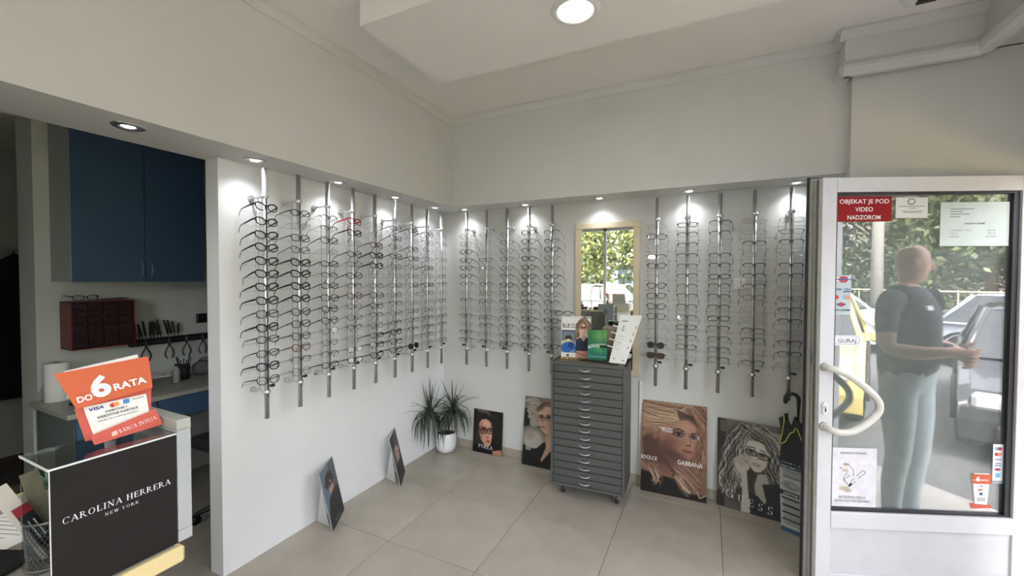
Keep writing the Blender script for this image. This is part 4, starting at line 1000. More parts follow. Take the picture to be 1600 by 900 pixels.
# wire mesh pen cup with leaflets
cx, cy = .885, -2.842
t = thing('pen_cup', 'grey wire mesh pen cup holding leaflets and cards behind the dark block', 'pen cup', (cx, cy, ZD+.001))
WIRE = mat('grey_mesh_wire', (.20, .20, .20), .4, .7)
mb = MB(); R0, R1, H_ = .036, .041, .112
for k in range(28):
    for s_ in (-1, 1):
        mb.tube([((R0+(R1-R0)*f)*math.cos(2*PI*k/28+s_*f*1.5)+cx, (R0+(R1-R0)*f)*math.sin(2*PI*k/28+s_*f*1.5)+cy, ZD+.003+H_*f) for f in np.linspace(0, 1, 8)], .0007, 4, cap=False)
mb.build('wire_mesh', WIRE, t)
MB().tube([(cx+R1*math.cos(a), cy+R1*math.sin(a), ZD+.002+H_) for a in np.linspace(0, 2*PI, 25)[:-1]], .0028, 8, closed=True).tube([(cx+R0*math.cos(a), cy+R0*math.sin(a), ZD+.004) for a in np.linspace(0, 2*PI, 25)[:-1]], .003, 8, closed=True).build('rim', WIRE, t)
MB().lathe([(0, .001), (R0, .001), (R0, .003), (0, .003)], (cx, cy, ZD+.001), 20).build('base', WIRE, t)
def lean(name, label, cat, m, y0, z0, y1, z1, w, x, th=.004, extra=None):
    a = Vector((x, y0, z0)); b = Vector((x-.012, y1, z1)); d = (b-a).normalized(); sd = Vector((1, 0, 0)).cross(d).normalized()
    o = thing(name, label, cat, tuple(a))
    MB().quadslab(a-sd*w/2, a+sd*w/2, b+sd*w/2, b-sd*w/2, (th, 0, 0)).build('cover', m, o)
    return o, a, b, sd
o, a, b, sd = lean('leaflet', 'white folded leaflet sticking out of the pen cup', 'leaflet', mat('cream_paper', rgb(212, 204, 192), .6), -2.835, ZD+.012, -2.912, 1.105, .030, .865)
o, a, b, sd = lean('leaflet', 'black narrow leaflet with red top in the pen cup', 'leaflet', mat('black_leaflet', (.02, .02, .025), .45), -2.828, ZD+.012, -2.885, 1.055, .026, .885)
MB().quadslab(b-sd*.013-(b-a)*.14+Vector((.0042, 0, 0)), b+sd*.013-(b-a)*.14+Vector((.0042, 0, 0)), b+sd*.013+Vector((.0042, 0, 0)), b-sd*.013+Vector((.0042, 0, 0)), (.0006, 0, 0)).build('red_top', mat('leaflet_red', rgb(150, 30, 48), .5), o)
for k in range(2):
    p = a+(b-a)*(.42+.0*k)+sd*(.004-.009*k)+Vector((.0046, 0, 0)); MB().quadslab(p-sd*.0012, p+sd*.0012, p+sd*.0012+(b-a)*.32, p-sd*.0012+(b-a)*.32, (.0003, 0, 0)).build('print_line', INKW, o)
o, a, b, sd = lean('leaflet', 'pale translucent leaflet with beige print in the pen cup', 'leaflet', mat('beige_leaflet', rgb(150, 142, 118), .5, var=.2, scale=60), -2.826, ZD+.012, -2.862, 1.118, .030, .855)
# small succulent beside the block
t = thing('succulent', 'small pale green spiky succulent in clear pot behind the clear cover', 'plant', (.80, -2.815, ZD+.001))
MB().lathe([(0, .001), (.026, .001), (.034, .07), (.031, .07), (.026, .006), (0, .006)], (.80, -2.815, ZD+.001), 20).build('pot', mat('clear_pot', rgb(120, 122, 112), .2), t)
MB().cyl((.80, -2.815, ZD+.01), (.80, -2.815, ZD+.15), .004, seg=8).build('stalk', STEM, t)
SUC = mat('succulent_green', rgb(148, 178, 152), .5, var=.1, scale=30); r2 = random.Random(4)
for k in range(26):
    az = k*2.4; el = .15+1.1*(k/26.); L = .045
    d = Vector((math.cos(az)*math.cos(el), math.sin(az)*math.cos(el), math.sin(el))); p = Vector((.80, -2.815, ZD+.15))
    MB().tube([p, p+d*L*.5, p+d*L], [.004, .0045, .0006], 5, sq=(1, .5)).build('leaf', SUC, t)
# papers and black card reader on the desk
def paper(x, y, rz, z, label):
    o = thing('paper_sheet', label, 'paper', (x, y, z), rz)
    MB().box((-.105, -.148, 0), (.105, .148, .0006)).build('sheet', PAPER, o, world=False)
    r2 = random.Random(int(x*100)); mb = MB()
    for k in range(16):
        mb.box((-.09, .12-.016*k, .0006), (-.09+r2.uniform(.06, .17), .1225-.016*k, .0008))
    mb.build('print_lines', mat('grey_print', rgb(120, 120, 122), .7), o, world=False)
paper(.600, -2.850, .35, ZD+.001, 'white printed form lying on the desk beside the pen cup')
t = thing('card_reader', 'small black card reader lying on the desk edge', 'card reader', (.80, -2.915, ZD+.001), .5)
MB().prism([(-.060, 0), (.055, 0), (.060, .012), (.045, .024), (-.050, .030), (-.060, .024)], -.036, .036, 'y').build('body', BLACK, t, world=False)
MB().bbox((-.045, -.026, .0285), (.0, .026, .031), .001).build('screen', mat('dim_screen', rgb(70, 78, 76), .2), t, world=False)
MB().box((.01, -.0365, .006), (.05, -.0355, .016)).build('chrome_strip', CHROME, t, world=False)

# ================================================================== WORKSHOP
BLUE = mat('blue_lacquer', rgb(68, 92, 120), .35, var=.05, scale=6)
GREYW = mat('grey_white_board', rgb(160, 168, 162), .6, var=.05)
t = thing('wall_cabinet', 'tall blue two-door wall cabinet in the dim workshop', 'cabinet', (-1.36, -1.79, 1.55))
MB().box((-1.519, -2.15, 1.55), (-1.222, -1.425, 2.59)).build('carcass', GREYW, t)
for y0, y1, hy in ((-2.148, -1.791, -1.816), (-1.787, -1.428, -1.762)):
    d = MB().bbox((-1.220, y0, 1.548), (-1.200, y1, 2.588), .002).build('door', BLUE, t)
    MB().tube([(-1.199, hy, 1.585), (-1.183, hy, 1.60), (-1.176, hy, 1.635), (-1.183, hy, 1.67), (-1.199, hy, 1.685)], .0045, 8).build('handle', mat('dull_steel', (.35, .35, .36), .4, 1.), d)
# red organiser with clear drawers
RED = mat('dark_red_plastic', rgb(104, 22, 30), .4); SMK = mat('smoky_drawer', rgb(52, 42, 44), .2)
t = thing('drawer_organiser', 'dark red small-parts organiser with smoky drawers on the workshop wall', 'organiser', (-1.435, -1.955, 1.11))
ox0, ox1, oy0, oy1, oz0, oz1 = -1.519, -1.350, -2.115, -1.797, 1.110, 1.420
mb = MB(); mb.box((ox0, oy0, oz0), (ox1, oy0+.006, oz1)).box((ox0, oy1-.006, oz0), (ox1, oy1, oz1)).box((ox0, oy0, oz0), (ox1, oy1, oz0+.006)).box((ox0, oy0, oz1-.006), (ox1, oy1, oz1)).box((ox0, oy0, oz0), (ox0+.006, oy1, oz1))
rows = 6; rh = (oz1-oz0-.012)/rows
for i in range(1, rows): mb.box((ox0, oy0, oz0+.006+rh*i-.0015), (ox1-.004, oy1, oz0+.006+rh*i+.0015))
mb.build('shell', RED, t)
cw = (oy1-oy0-.012)/4
for i in range(rows):
    for j in range(4):
        y0 = oy0+.006+cw*j; z0 = oz0+.006+rh*i
        d = MB().bbox((ox0+.02, y0+.002, z0+.003), (ox1-.010, y0+cw-.002, z0+rh-.004), .002).build('drawer', SMK, t)
        MB().box((ox1-.010, y0+cw*.3, z0+rh*.25), (ox1-.001, y0+cw*.7, z0+rh*.36)).build('pull', SMK, d)
eyeglasses('k', 'oval', (-1.40, -2.03, oz1+.022), -PI/2, 'black eyeglasses lying on top of the dark red organiser', 'eyeglasses in the workshop', pitch=-.02)
tag(MB().quadslab((-1.50, -1.95, oz1+.002), (-1.38, -1.90, oz1+.002), (-1.40, -1.80, oz1+.012), (-1.51, -1.82, oz1+.012), (0, 0, .002)).build('cleaning_cloth', mat('grey_cloth', rgb(96, 98, 92), .9)), 'flat grey cloth lying on top of the dark red organiser', 'cloth')
# tool rail with screwdrivers and hanging pliers
t = thing('tool_rail', 'black horizontal tool rail on the workshop wall beside the organiser', 'tool rail', (-1.51, -1.50, 1.075))
MB().bbox((-1.519, -1.775, 1.070), (-1.478, -1.15, 1.118), .003).build('bar', BLACK, t)
MB().box((-1.478, -1.77, 1.085), (-1.470, -1.16, 1.100)).build('clip_strip', mat('rail_grey', rgb(46, 48, 50), .5), t)
TOOL = mat('tool_steel', rgb(92, 94, 94), .35, .8)
r2 = random.Random(12)
spots = [-1.735, -1.715, -1.695, -1.675, -1.650, -1.628, -1.600, -1.583, -1.535, -1.515, -1.495, -1.472]
for k, y in enumerate(spots):
    a = r2.uniform(-.25, .10); hh = r2.uniform(.10, .145)
    o = thing('screwdriver', f'dark-handled screwdriver upright in the tool rail, {o_[k]} from the organiser', 'screwdriver', (-1.488, y, 1.118), 0, 'screwdrivers in the tool rail')
    p0 = Vector((-1.494, y, 1.1185)); d = Vector((0, a, 1)).normalized()
    MB().tube([p0+d*.02, p0+d*.03, p0+d*hh*.7, p0+d*hh], [.004, .0075, .008, .006], 8).build('grip', BLACK, o)
    MB().cyl(p0, p0+d*.022, .003, seg=6).build('shank', TOOL, o)
def pliers(y, k, m, L=.10):
    o = thing('pliers', ['open black pliers hanging from the tool rail nearest the organiser', 'steel-handled pliers, second from the organiser on the tool rail', 'steel-handled pliers, third from the organiser on the tool rail', 'slim pliers, fourth from the organiser on the tool rail', 'pliers hanging at the far end of the tool rail'][k], 'pliers', (-1.462, y, 1.00), 0, 'pliers on the tool rail')
    for s_ in (-1, 1):
        MB().tube([(-1.462, y, 1.062), (-1.462, y+s_*.014, 1.035), (-1.462, y+s_*.026, 1.01), (-1.462, y+s_*.028, .985), (-1.462, y+s_*.016, .955)], [.004, .0055, .006, .0062, .005], 8).build('handle', m, o)
        MB().tube([(-1.462, y-s_*.002, 1.060), (-1.462, y-s_*.006, 1.085), (-1.462, y-s_*.001, 1.118)], [.005, .006, .0015], 6).build('jaw', TOOL, o)
    MB().cyl((-1.468, y, 1.062), (-1.455, y, 1.062), .007, seg=12).build('pivot', TOOL, o)
for k, (y, m) in enumerate(((-1.690, BLACK), (-1.545, TOOL), (-1.430, TOOL), (-1.315, TOOL), (-1.235, BLACK))): pliers(y, k, m)
t = thing('wall_case', 'small square black case on the wall above the tool rail', 'case', (-1.505, -1.30, 1.19))
MB().bbox((-1.519, -1.335, 1.205), (-1.490, -1.265, 1.280), .003).build('body', BLACK, t); MB().box((-1.490, -1.330, 1.240), (-1.4885, -1.270, 1.243)).build('lid_seam', DARK, t)
# bench: worktop and base units
tag(MB().bbox((-1.519, -2.262, .770), (-.948, -.30, .800), .003).build('bench_worktop', mat('grey_stone_top', rgb(168, 166, 154), .4, var=.1, scale=25)), 'long grey worktop of the workshop bench', 'worktop')
t = thing('bench_unit', 'bench base unit with grey side and blue fronts at the worktop end', 'cabinet', (-1.24, -2.02, 0))
MB().box((-1.515, -2.225, .0), (-.985, -1.84, .768)).build('carcass', mat('bench_side', rgb(104, 110, 106), .6), t)
d = MB().bbox((-.985, -2.222, .625), (-.966, -1.842, .765), .002).build('drawer', BLUE, t); MB().tube([(-.965, -2.06, .70), (-.95, -2.055, .70), (-.95, -2.005, .70), (-.965, -2.00, .70)], .004, 6).build('handle', TOOL, d)
d = MB().bbox((-.985, -2.222, .09), (-.966, -1.842, .620), .002).build('door', BLUE, t); MB().tube([(-.965, -1.88, .50), (-.95, -1.88, .51), (-.95, -1.88, .57), (-.965, -1.88, .58)], .004, 6).build('handle', TOOL, d)
MB().cyl((-1.492, -2.242, .0), (-1.492, -2.242, .769), .008, seg=10).build('pipe', mat('pale_pipe', rgb(190, 192, 186), .5), t)
t = thing('bench_unit', 'shallow blue drawer unit above the open knee space of the bench', 'cabinet', (-1.2, -1.4, .62))
MB().box((-1.50, -1.83, .625), (-.985, -.95, .768)).build('carcass', mat('bench_side', rgb(104, 110, 106), .6), t)
MB().bbox((-.985, -1.828, .628), (-.966, -1.40, .765), .002).build('drawer', BLUE, t); MB().bbox((-.985, -1.396, .628), (-.966, -.955, .765), .002).build('drawer', BLUE, t)
t = thing('bench_unit', 'dark lower unit at the far end of the bench', 'cabinet', (-1.2, -.62, 0))
MB().box((-1.50, -.94, 0), (-.985, -.31, .768)).build('carcass', mat('bench_side', rgb(104, 110, 106), .6), t); MB().bbox((-.985, -.938, .02), (-.966, -.312, .765), .002).build('door', BLUE, t)
ZW = .8005
t = thing('paper_towel_roll', 'white paper towel roll standing at the end of the bench', 'paper roll', (-1.405, -2.165, ZW))
MB().lathe([(.020, .0), (.056, .0), (.058, .004), (.058, .236), (.056, .24), (.020, .24), (.019, .236), (.019, .0)], (-1.405, -2.165, ZW), 28).build('roll', PAPER, t)
MB().lathe([(.0192, .001), (.0192, .2405), (.0175, .2405), (.0175, .001)], (-1.405, -2.165, ZW), 18).build('core', mat('card_core', rgb(150, 126, 96), .8), t)
tag(MB().polyslab([(-1.50, -2.240, ZW), (-1.515, -2.10, ZW), (-1.517, -2.14, ZW+.24)], (.010, 0, .001)).build('wall_paper_sheet', mat('grey_sheet', rgb(170, 172, 166), .8)), 'pale triangular paper sheet propped against the workshop wall', 'paper')
t = thing('key_bunch', 'small dark bunch of keys on the bench near the towel roll', 'keys', (-1.16, -2.165, ZW))
MB().tube([(-1.16+.014*math.cos(a), -2.165+.014*math.sin(a), ZW+.004) for a in np.linspace(0, 2*PI, 13)[:-1]], .0016, 6, closed=True).build('ring', TOOL, t)
MB().bbox((-1.20, -2.18, ZW), (-1.165, -2.155, ZW+.018), .004).build('fob', BLACK, t); MB().bbox((-1.155, -2.165, ZW+.001), (-1.11, -2.150, ZW+.006), .001).build('key', TOOL, t)
t = thing('storage_box', 'grey open box of papers on the bench behind the orange sign', 'box', (-1.24, -1.85, ZW))
MB().box((-1.36, -1.93, ZW), (-1.12, -1.80, ZW+.004)).box((-1.36, -1.93, ZW), (-1.356, -1.80, ZW+.085)).box((-1.124, -1.93, ZW), (-1.12, -1.80, ZW+.085)).box((-1.36, -1.93, ZW), (-1.12, -1.926, ZW+.085)).box((-1.36, -1.804, ZW), (-1.12, -1.80, ZW+.085)).build('carton', mat('pale_grey_card', rgb(168, 170, 168), .7), t)
MB().quadslab((-1.37, -1.90, ZW+.088), (-1.13, -1.91, ZW+.088), (-1.09, -1.71, ZW+.092), (-1.33, -1.72, ZW+.092), (0, 0, .004)).build('papers', PAPER, t)
t = thing('spray_bottle', 'slim pale bottle standing on the bench', 'bottle', (-1.25, -1.60, ZW))
MB().lathe([(0, 0), (.022, 0), (.024, .01), (.024, .09), (.016, .105), (.010, .112), (.010, .125), (0, .125)], (-1.25, -1.60, ZW), 18).build('body', mat('pale_bottle', rgb(150, 152, 144), .4), t)
MB().cyl((-1.25, -1.60, ZW+.125), (-1.25, -1.60, ZW+.14), .012, seg=12).build('cap', BLACK, t)
t = thing('tool_pot', 'dark pot of brushes and small tools on the bench', 'pot', (-1.34, -1.51, ZW))
MB().lathe([(0, 0), (.036, 0), (.040, .11), (.037, .11), (.034, .004), (0, .004)], (-1.34, -1.51, ZW), 20).build('pot', mat('dark_pot', rgb(44, 48, 50), .5), t)
for k in range(7):
    a = k*.9; MB().cyl((-1.34+.015*math.cos(a), -1.51+.015*math.sin(a), ZW+.006), (-1.34+.045*math.cos(a), -1.51+.045*math.sin(a), ZW+.15+.012*(k % 3)), .0032, .0042, 6).build('brush', TOOL if k % 2 else BLACK, t)
t = thing('cloth_pouch', 'soft grey pouch slumped at the back of the bench', 'pouch', (-1.36, -1.36, ZW))
MB().sphere((-1.36, -1.36, ZW+.060), (.07, .085, .0595), 18, 10).build('pouch', mat('grey_felt', rgb(100, 102, 100), .9, bump=.4, bscale=30), t)
MB().tube([(-1.36, -1.41, ZW+.10), (-1.35, -1.38, ZW+.135), (-1.35, -1.34, ZW+.135), (-1.36, -1.31, ZW+.10)], .006, 8).build('loop', mat('grey_felt2', rgb(80, 82, 80), .9), t)
# jacket on a hook board in the dark room
t = thing('coat_rack', 'narrow pale hook board on the dark rear wall', 'coat rack', (-2.89, -2.0, 1.74))
MB().bbox((-2.899, -2.6, 1.70), (-2.880, -1.45, 1.82), .003).build('board', mat('hook_board', rgb(140, 142, 132), .7), t)
for y in (-1.985, -2.3): MB().tube([(-2.88, y, 1.76), (-2.845, y, 1.755), (-2.835, y, 1.785)], .006, 8).build('hook', BLACK, t)
t = thing('jacket', 'long black jacket hanging from the hook in the dark room', 'jacket', (-2.82, -1.985, .6))
vs = []; fs = []; prof = [(1.765, .012, .012), (1.735, .05, .03), (1.66, .15, .055), (1.58, .20, .065), (1.2, .215, .07), (.9, .23, .07), (.60, .245, .06)]
for z, ry, rx in prof:
    for k in range(20):
        a = 2*PI*k/20; rr = 1+.06*math.sin(5*a+z*3); vs.append((-2.815+rx*rr*math.cos(a), -1.985+ry*rr*math.sin(a), z))
for i in range(len(prof)-1):
    for k in range(20): fs.append((i*20+k, i*20+(k+1) % 20, (i+1)*20+(k+1) % 20, (i+1)*20+k))
fs.append(tuple(range(20))); fs.append(tuple(range((len(prof)-1)*20, len(prof)*20)))
MB().add(vs, fs, True).build('coat_body', mat('black_wool', (.008, .009, .010), .9), t)
for s_ in (-1, 1): MB().tube([(-2.81, -1.985+s_*.15, 1.62), (-2.80, -1.985+s_*.235, 1.35), (-2.79, -1.985+s_*.255, 1.05), (-2.79, -1.985+s_*.25, .92)], [.05, .055, .05, .045], 10).build('sleeve', mat('black_wool', (.008, .009, .010), .9), t)
# office chair half hidden in the knee space
t = thing('office_chair', 'dark swivel chair on castors half hidden behind the wall end', 'chair', (-.60, -1.52, 0))
CH = mat('dark_fabric', (.015, .016, .018), .9)
for k in range(5):
    a = 2*PI*k/5+2.0; d = Vector((math.cos(a), math.sin(a), 0)); c0 = Vector((-.60, -1.52, .09))
    MB().tube([c0, c0+d*.15+Vector((0, 0, -.012)), c0+d*.27+Vector((0, 0, -.028))], [.024, .020, .014], 8).build('base_arm', BLACK, t)
    e_ = c0+d*.27; MB().lathe([(0, -.02), (.026, -.02), (.030, -.012), (.030, .012), (.026, .02), (0, .02)], (e_.x, e_.y, .030), 14, 'x').build('castor', BLACK, t)
MB().cyl((-.60, -1.52, .08), (-.60, -1.52, .44), .022, seg=12).build('column', BLACK, t)
MB().bbox((-.83, -1.75, .44), (-.37, -1.29, .52), .03).build('seat', CH, t); MB().bbox((-.41, -1.73, .60), (-.34, -1.31, 1.0), .03).build('backrest', CH, t); MB().tube([(-.45, -1.52, .45), (-.33, -1.52, .50), (-.325, -1.52, .70)], .018, 8).build('back_bar', BLACK, t)
# ================================================================== OPEN ENTRANCE DOOR
DP = Vector((2.856, -.714, 0)); DU = Vector((.928, .373, 0)).normalized(); DN = Vector((DU.y, -DU.x, 0))
def D3(s, z, d=0.): return DP+DU*s+DN*d+Vector((0, 0, z))
door = thing('door_1', 'open white aluminium glazed entrance door with bow handle and stickers', 'door', tuple(D3(-.08, 0)))
door['kind'] = 'structure'
def dbox(nm, s0, s1, z0, z1, d0, d1, m, parent=None, bev=0.):
    mb = MB(); mb.add([D3(s0, z0, d0), D3(s1, z0, d0), D3(s1, z0, d1), D3(s0, z0, d1), D3(s0, z1, d0), D3(s1, z1, d0), D3(s1, z1, d1), D3(s0, z1, d1)],
              [(0,3,2,1),(4,5,6,7),(0,1,5,4),(1,2,6,5),(2,3,7,6),(3,0,4,7)])
    o = mb.build(nm, m, parent or door)
    if bev: bevel(o, bev, 2)
    return o
T0 = -.060
ALU2 = mat('weathered_profile', rgb(168, 166, 160), .45, var=.15, scale=20)
GASK = mat('black_gasket', (.012, .013, .018), .5)
dbox('stile', -.080, -.012, .02, 2.077, 0, T0, ALU, bev=.003); dbox('stile', .832, .905, .02, 2.077, 0, T0, ALU, bev=.003)
dbox('rail', -.0115, .8315, 2.006, 2.077, 0, T0, ALU, bev=.003); dbox('rail', -.0115, .8315, .334, .415, .002, T0, ALU, bev=.003); dbox('rail', -.0115, .8315, .02, .10, 0, T0, ALU, bev=.003)
dbox('lower_panel', -.0115, .8315, .1015, .3325, -.010, -.045, mat('white_panel', rgb(198, 199, 202), .4, var=.05, scale=10))
for a, b, c_, d in ((-.0115, .0, .415, 2.006), (.806, .8315, .415, 2.006), (.0, .806, 1.994, 2.006), (.0, .806, .4155, .424)):
    dbox('gasket', a, b, c_, d, -.012, -.05, GASK if (b-a > .1 or a > .5) else mat('grey_gasket', rgb(70, 72, 74), .6))
# edge profiles seen on the free side
dbox('edge_profile', -.086, -.0805, .02, 2.075, -.012, -.022, ALU2); dbox('edge_profile', -.088, -.0805, .02, 2.075, -.040, -.050, ALU2)
dbox('edge_groove', -.0812, -.0802, .02, 2.075, -.023, -.039, mat('groove_grey', rgb(96, 95, 92), .6))
dbox('rear_flange', -.096, .905, .02, 2.086, T0-.001, T0-.014, ALU2); dbox('weather_seal', -.105, .86, .02, 2.094, T0-.015, T0-.024, GASK)
dbox('lock_plate', -.0815, -.0805, .93, 1.10, -.022, -.040, mat('lock_steel', (.3, .3, .3), .4, 1.))
dbox('strike_plate', -.089, -.0882, 1.15, 1.21, -.040, -.050, mat('lock_steel', (.3, .3, .3), .4, 1.))
DG = glass('door_glass', (.88, .92, .91), .20, 0., .07, (.62, .66, .65))
dbox('glass', .0, .806, .424, 1.994, -.026, -.031, DG)
# bow handle and lock
hp = [(-.056, 1.143, .0), (-.056, 1.143, .035), (-.030, 1.138, .055), (.03, 1.108, .062), (.10, 1.050, .066), (.142, 1.005, .067), (.153, .972, .067), (.146, .938, .066), (.10, .888, .064), (.04, .846, .060), (-.015, .836, .056), (-.045, .842, .040), (-.052, .846, .0)]
P_ = [D3(*p) for p in hp]; Q = []
for i in range(len(P_)-1):
    p0, p1, p2, p3 = P_[max(i-1, 0)], P_[i], P_[i+1], P_[min(i+2, len(P_)-1)]
    for f in (0, .25, .5, .75):
        Q.append(.5*((2*p1)+(p2-p0)*f+(2*p0-5*p1+4*p2-p3)*f*f+(3*p1-p0-3*p2+p3)*f**3))
Q.append(P_[-1])
MB().tube(Q, .0165, 14).build('bow_handle', mat('cream_handle', rgb(216, 214, 206), .35, var=.06, scale=20), door)
for z in (1.143, .846): MB().cyl(D3(-.056, z, 0), D3(-.056, z, .008), .022, .020, 18).build('handle_rose', ALU2, door)
pl = [(-.053+.014*math.cos(a), .937+.032*(math.copysign(abs(math.sin(a))**.7, math.sin(a)))) for a in np.linspace(0, 2*PI, 21)[:-1]]
k = MB().polyslab([D3(s_, z, .0005) for s_, z in pl], DN*.008).build('escutcheon', WHITEPL, door)
MB().cyl(D3(-.053, .943, .008), D3(-.053, .943, .013), .0085, seg=14).build('cylinder', CHROME, k); dbox('keyhole', -.0545, -.0515, .921, .946, .0085, .0136, DARK, k)

# stickers and notices on the glass
GD = -.0255
def sheet(nm, s0, s1, z0, z1, m, label=None, d=GD):
    o = dbox(nm, s0, s1, z0, z1, d, d+.0005, m)
    if label: o['label'] = label
    return o
def LB(s, z, d=GD+.0007): return basis(D3(s, z, d), DU, (0, 0, 1))
SRED = mat('sign_red', rgb(146, 20, 28), .55, spec=.2)
o = sheet('red_notice', .000, .261, 1.864, 1.987, SRED, 'red notice with white capitals')
for txt, z, w in (('OBJEKAT JE POD', 1.953, .232), ('VIDEO', 1.914, .083), ('NADZOROM', 1.874, .155)):
    letters(txt, LB(.132, z), .021, INKW, door, width=w, align='c', bold=.008)
FADE = mat('faded_paper', rgb(214, 216, 216), .7, var=.04, scale=30); GINK = mat('faded_ink', rgb(120, 122, 126), .7)
o = sheet('small_notice', .280, .428, 1.880, 1.980, FADE, 'small faded paper notice with round crest')
MB().polyslab([D3(.352+.019*math.cos(a), 1.960+.017*math.sin(a), GD+.0008) for a in np.linspace(0, 2*PI, 17)[:-1]], DN*.0002).build('crest', GINK, door)
MB().polyslab([D3(.352+.013*math.cos(a), 1.960+.011*math.sin(a), GD+.0012) for a in np.linspace(0, 2*PI, 17)[:-1]], DN*.0002).build('crest', FADE, door)
for z, a, b in ((1.935, .292, .416), (1.926, .34, .372), (1.912, .31, .405), (1.905, .315, .40)): sheet('print_line', a, b, z, z+.003, GINK, None, GD+.0006)
HRS = mat('translucent_notice', rgb(208, 220, 214), .6, var=.05, scale=20, alpha=.80)
o = sheet('opening_hours_notice', .487, .800, 1.742, 1.955, HRS, 'pale sheet with opening hours')
letters('RADNO VREME', LB(.645, 1.847), .0085, GINK, door, width=.092, align='c', bold=.02)
for z, w in ((1.920, .110), (1.908, .056), (1.895, .090), (1.882, .045)): sheet('print_line', .532, .532+w, z, z+.004, GINK, None, GD+.0006)
for z, a, b, wa, wb in ((1.815, 'PONEDELJAK - PETAK', '09h-20h', .100, .036), (1.800, 'SUBOTA', '09h-15h', .040, .036), (1.785, 'NEDELJA', 'NE RADIMO', .044, .052)):
    letters(a, LB(.530, z), .0065, GINK, door, width=wa); letters(b, LB(.722, z), .0065, GINK, door, width=wb, align='c')
o = sheet('push_sticker', -.004, .134, 1.247, 1.297, mat('sticker_white', rgb(232, 234, 238), .4), 'white rounded push sticker')
MB().tube([D3(.065+.060*math.copysign(abs(math.cos(a))**.35, math.cos(a)), 1.272+.019*math.copysign(abs(math.sin(a))**.5, math.sin(a)), GD+.0006) for a in np.linspace(0, 2*PI, 41)[:-1]], .0009, 4, closed=True).build('sticker_border', mat('navy_line', rgb(50, 54, 84), .5), door)
letters('GURAJ', LB(.065, 1.2615), .020, mat('navy_text', rgb(40, 42, 66), .5), door, width=.088, align='c', bold=.006)
# payment stickers near the stile
PALE = mat('pale_sticker', rgb(196, 210, 212), .5, alpha=.75)
o = sheet('card_logo_sticker', .000, .080, 1.400, 1.598, PALE, 'pale payment logo sticker by the stile')
def oval(s, z, rs, rz, m, d=GD+.0008, nm='logo'):
    MB().polyslab([D3(s+rs*math.cos(a), z+rz*math.sin(a), d) for a in np.linspace(0, 2*PI, 21)[:-1]], DN*.0002).build(nm, m, door)
LRED = mat('logo_red2', rgb(176, 50, 66), .5); LBLU = mat('logo_blue2', rgb(52, 84, 150), .5); LORA = mat('logo_orange2', rgb(226, 140, 96), .5); LCY = mat('logo_cyan', rgb(110, 170, 210), .5)
oval(.040, 1.577, .038, .016, LBLU); oval(.040, 1.577, .036, .0145, PAPER, GD+.0011); oval(.042, 1.577, .024, .016, LRED, GD+.0014); sheet('logo_bar', .004, .078, 1.574, 1.580, LBLU, None, GD+.0018)
letters('VISA', LB(.004, 1.522), .011, LBLU, door, width=.032, bold=.03, slant=.2); letters('VISA', LB(.044, 1.522), .011, LBLU, door, width=.032, bold=.03, slant=.2); sheet('logo_bar', .042, .078, 1.513, 1.519, LBLU, None, GD+.0008)
oval(.010, 1.488, .012, .011, LRED); oval(.050, 1.488, .011, .011, LCY); oval(.064, 1.488, .011, .011, LORA, GD+.0011)
oval(.034, 1.452, .022, .008, LBLU); oval(.034, 1.452, .013, .011, LRED, GD+.0012)
letters('UniCredit Bank', LB(.003, 1.420), .010, INK, door, width=.076, bold=.02)
# no-smoking notice
NS = mat('worn_paper', rgb(218, 217, 222), .6, var=.12, scale=26)
o = sheet('no_smoking_notice', -.006, .220, .433, .731, NS, 'worn white notice with cigarette drawing')
letters('ЗАБРАЊЕНО ПУШЕЊЕ', LB(.107, .700), .0105, GINK, door, width=.125, align='c', bold=.015)
letters('РЕПУБЛИКА СРБИЈА', LB(.107, .474), .0120, GINK, door, width=.130, align='c', bold=.015); letters('МИНИСТАРСТВО ЗДРАВЉА', LB(.107, .456), .0110, GINK, door, width=.168, align='c', bold=.015)
def ln(pts, r=.0011, m=INK, nm='drawn_line'): MB().tube([D3(s, z, GD+.0008) for s, z in pts], r, 4).build(nm, m, door)
ln([(.067+.044*math.sin(a), .604+.044*math.cos(a)) for a in np.linspace(-.1, 1.9, 9)]); ln([(.045, .624), (.052, .630)], .002)
ln([(.125, .588), (.152, .616), (.158, .618), (.165, .613), (.166, .606), (.160, .598), (.133, .577)]); ln([(.098, .556), (.112, .574)]); ln([(.106, .545), (.121, .562)])
ln([(.081, .605), (.068, .588), (.062, .572), (.068, .556), (.082, .545)]); ln([(.092, .592), (.070, .572), (.064, .570), (.074, .562), (.082, .555), (.083, .546)])
MB().polyslab([D3(s, z, GD+.001) for s, z in ((.084, .540), (.092, .532), (.107, .546), (.099, .556))], DN*.0002).build('drawn_ember', INK, door)
STN = mat('rust_stain', rgb(190, 178, 158), .7)
for s, z, rs, rz in ((.075, .648, .015, .008), (.070, .616, .016, .008), (.066, .525, .024, .012), (.085, .515, .020, .010)): oval(s, z, rs, rz, STN, GD+.0006, 'stain')
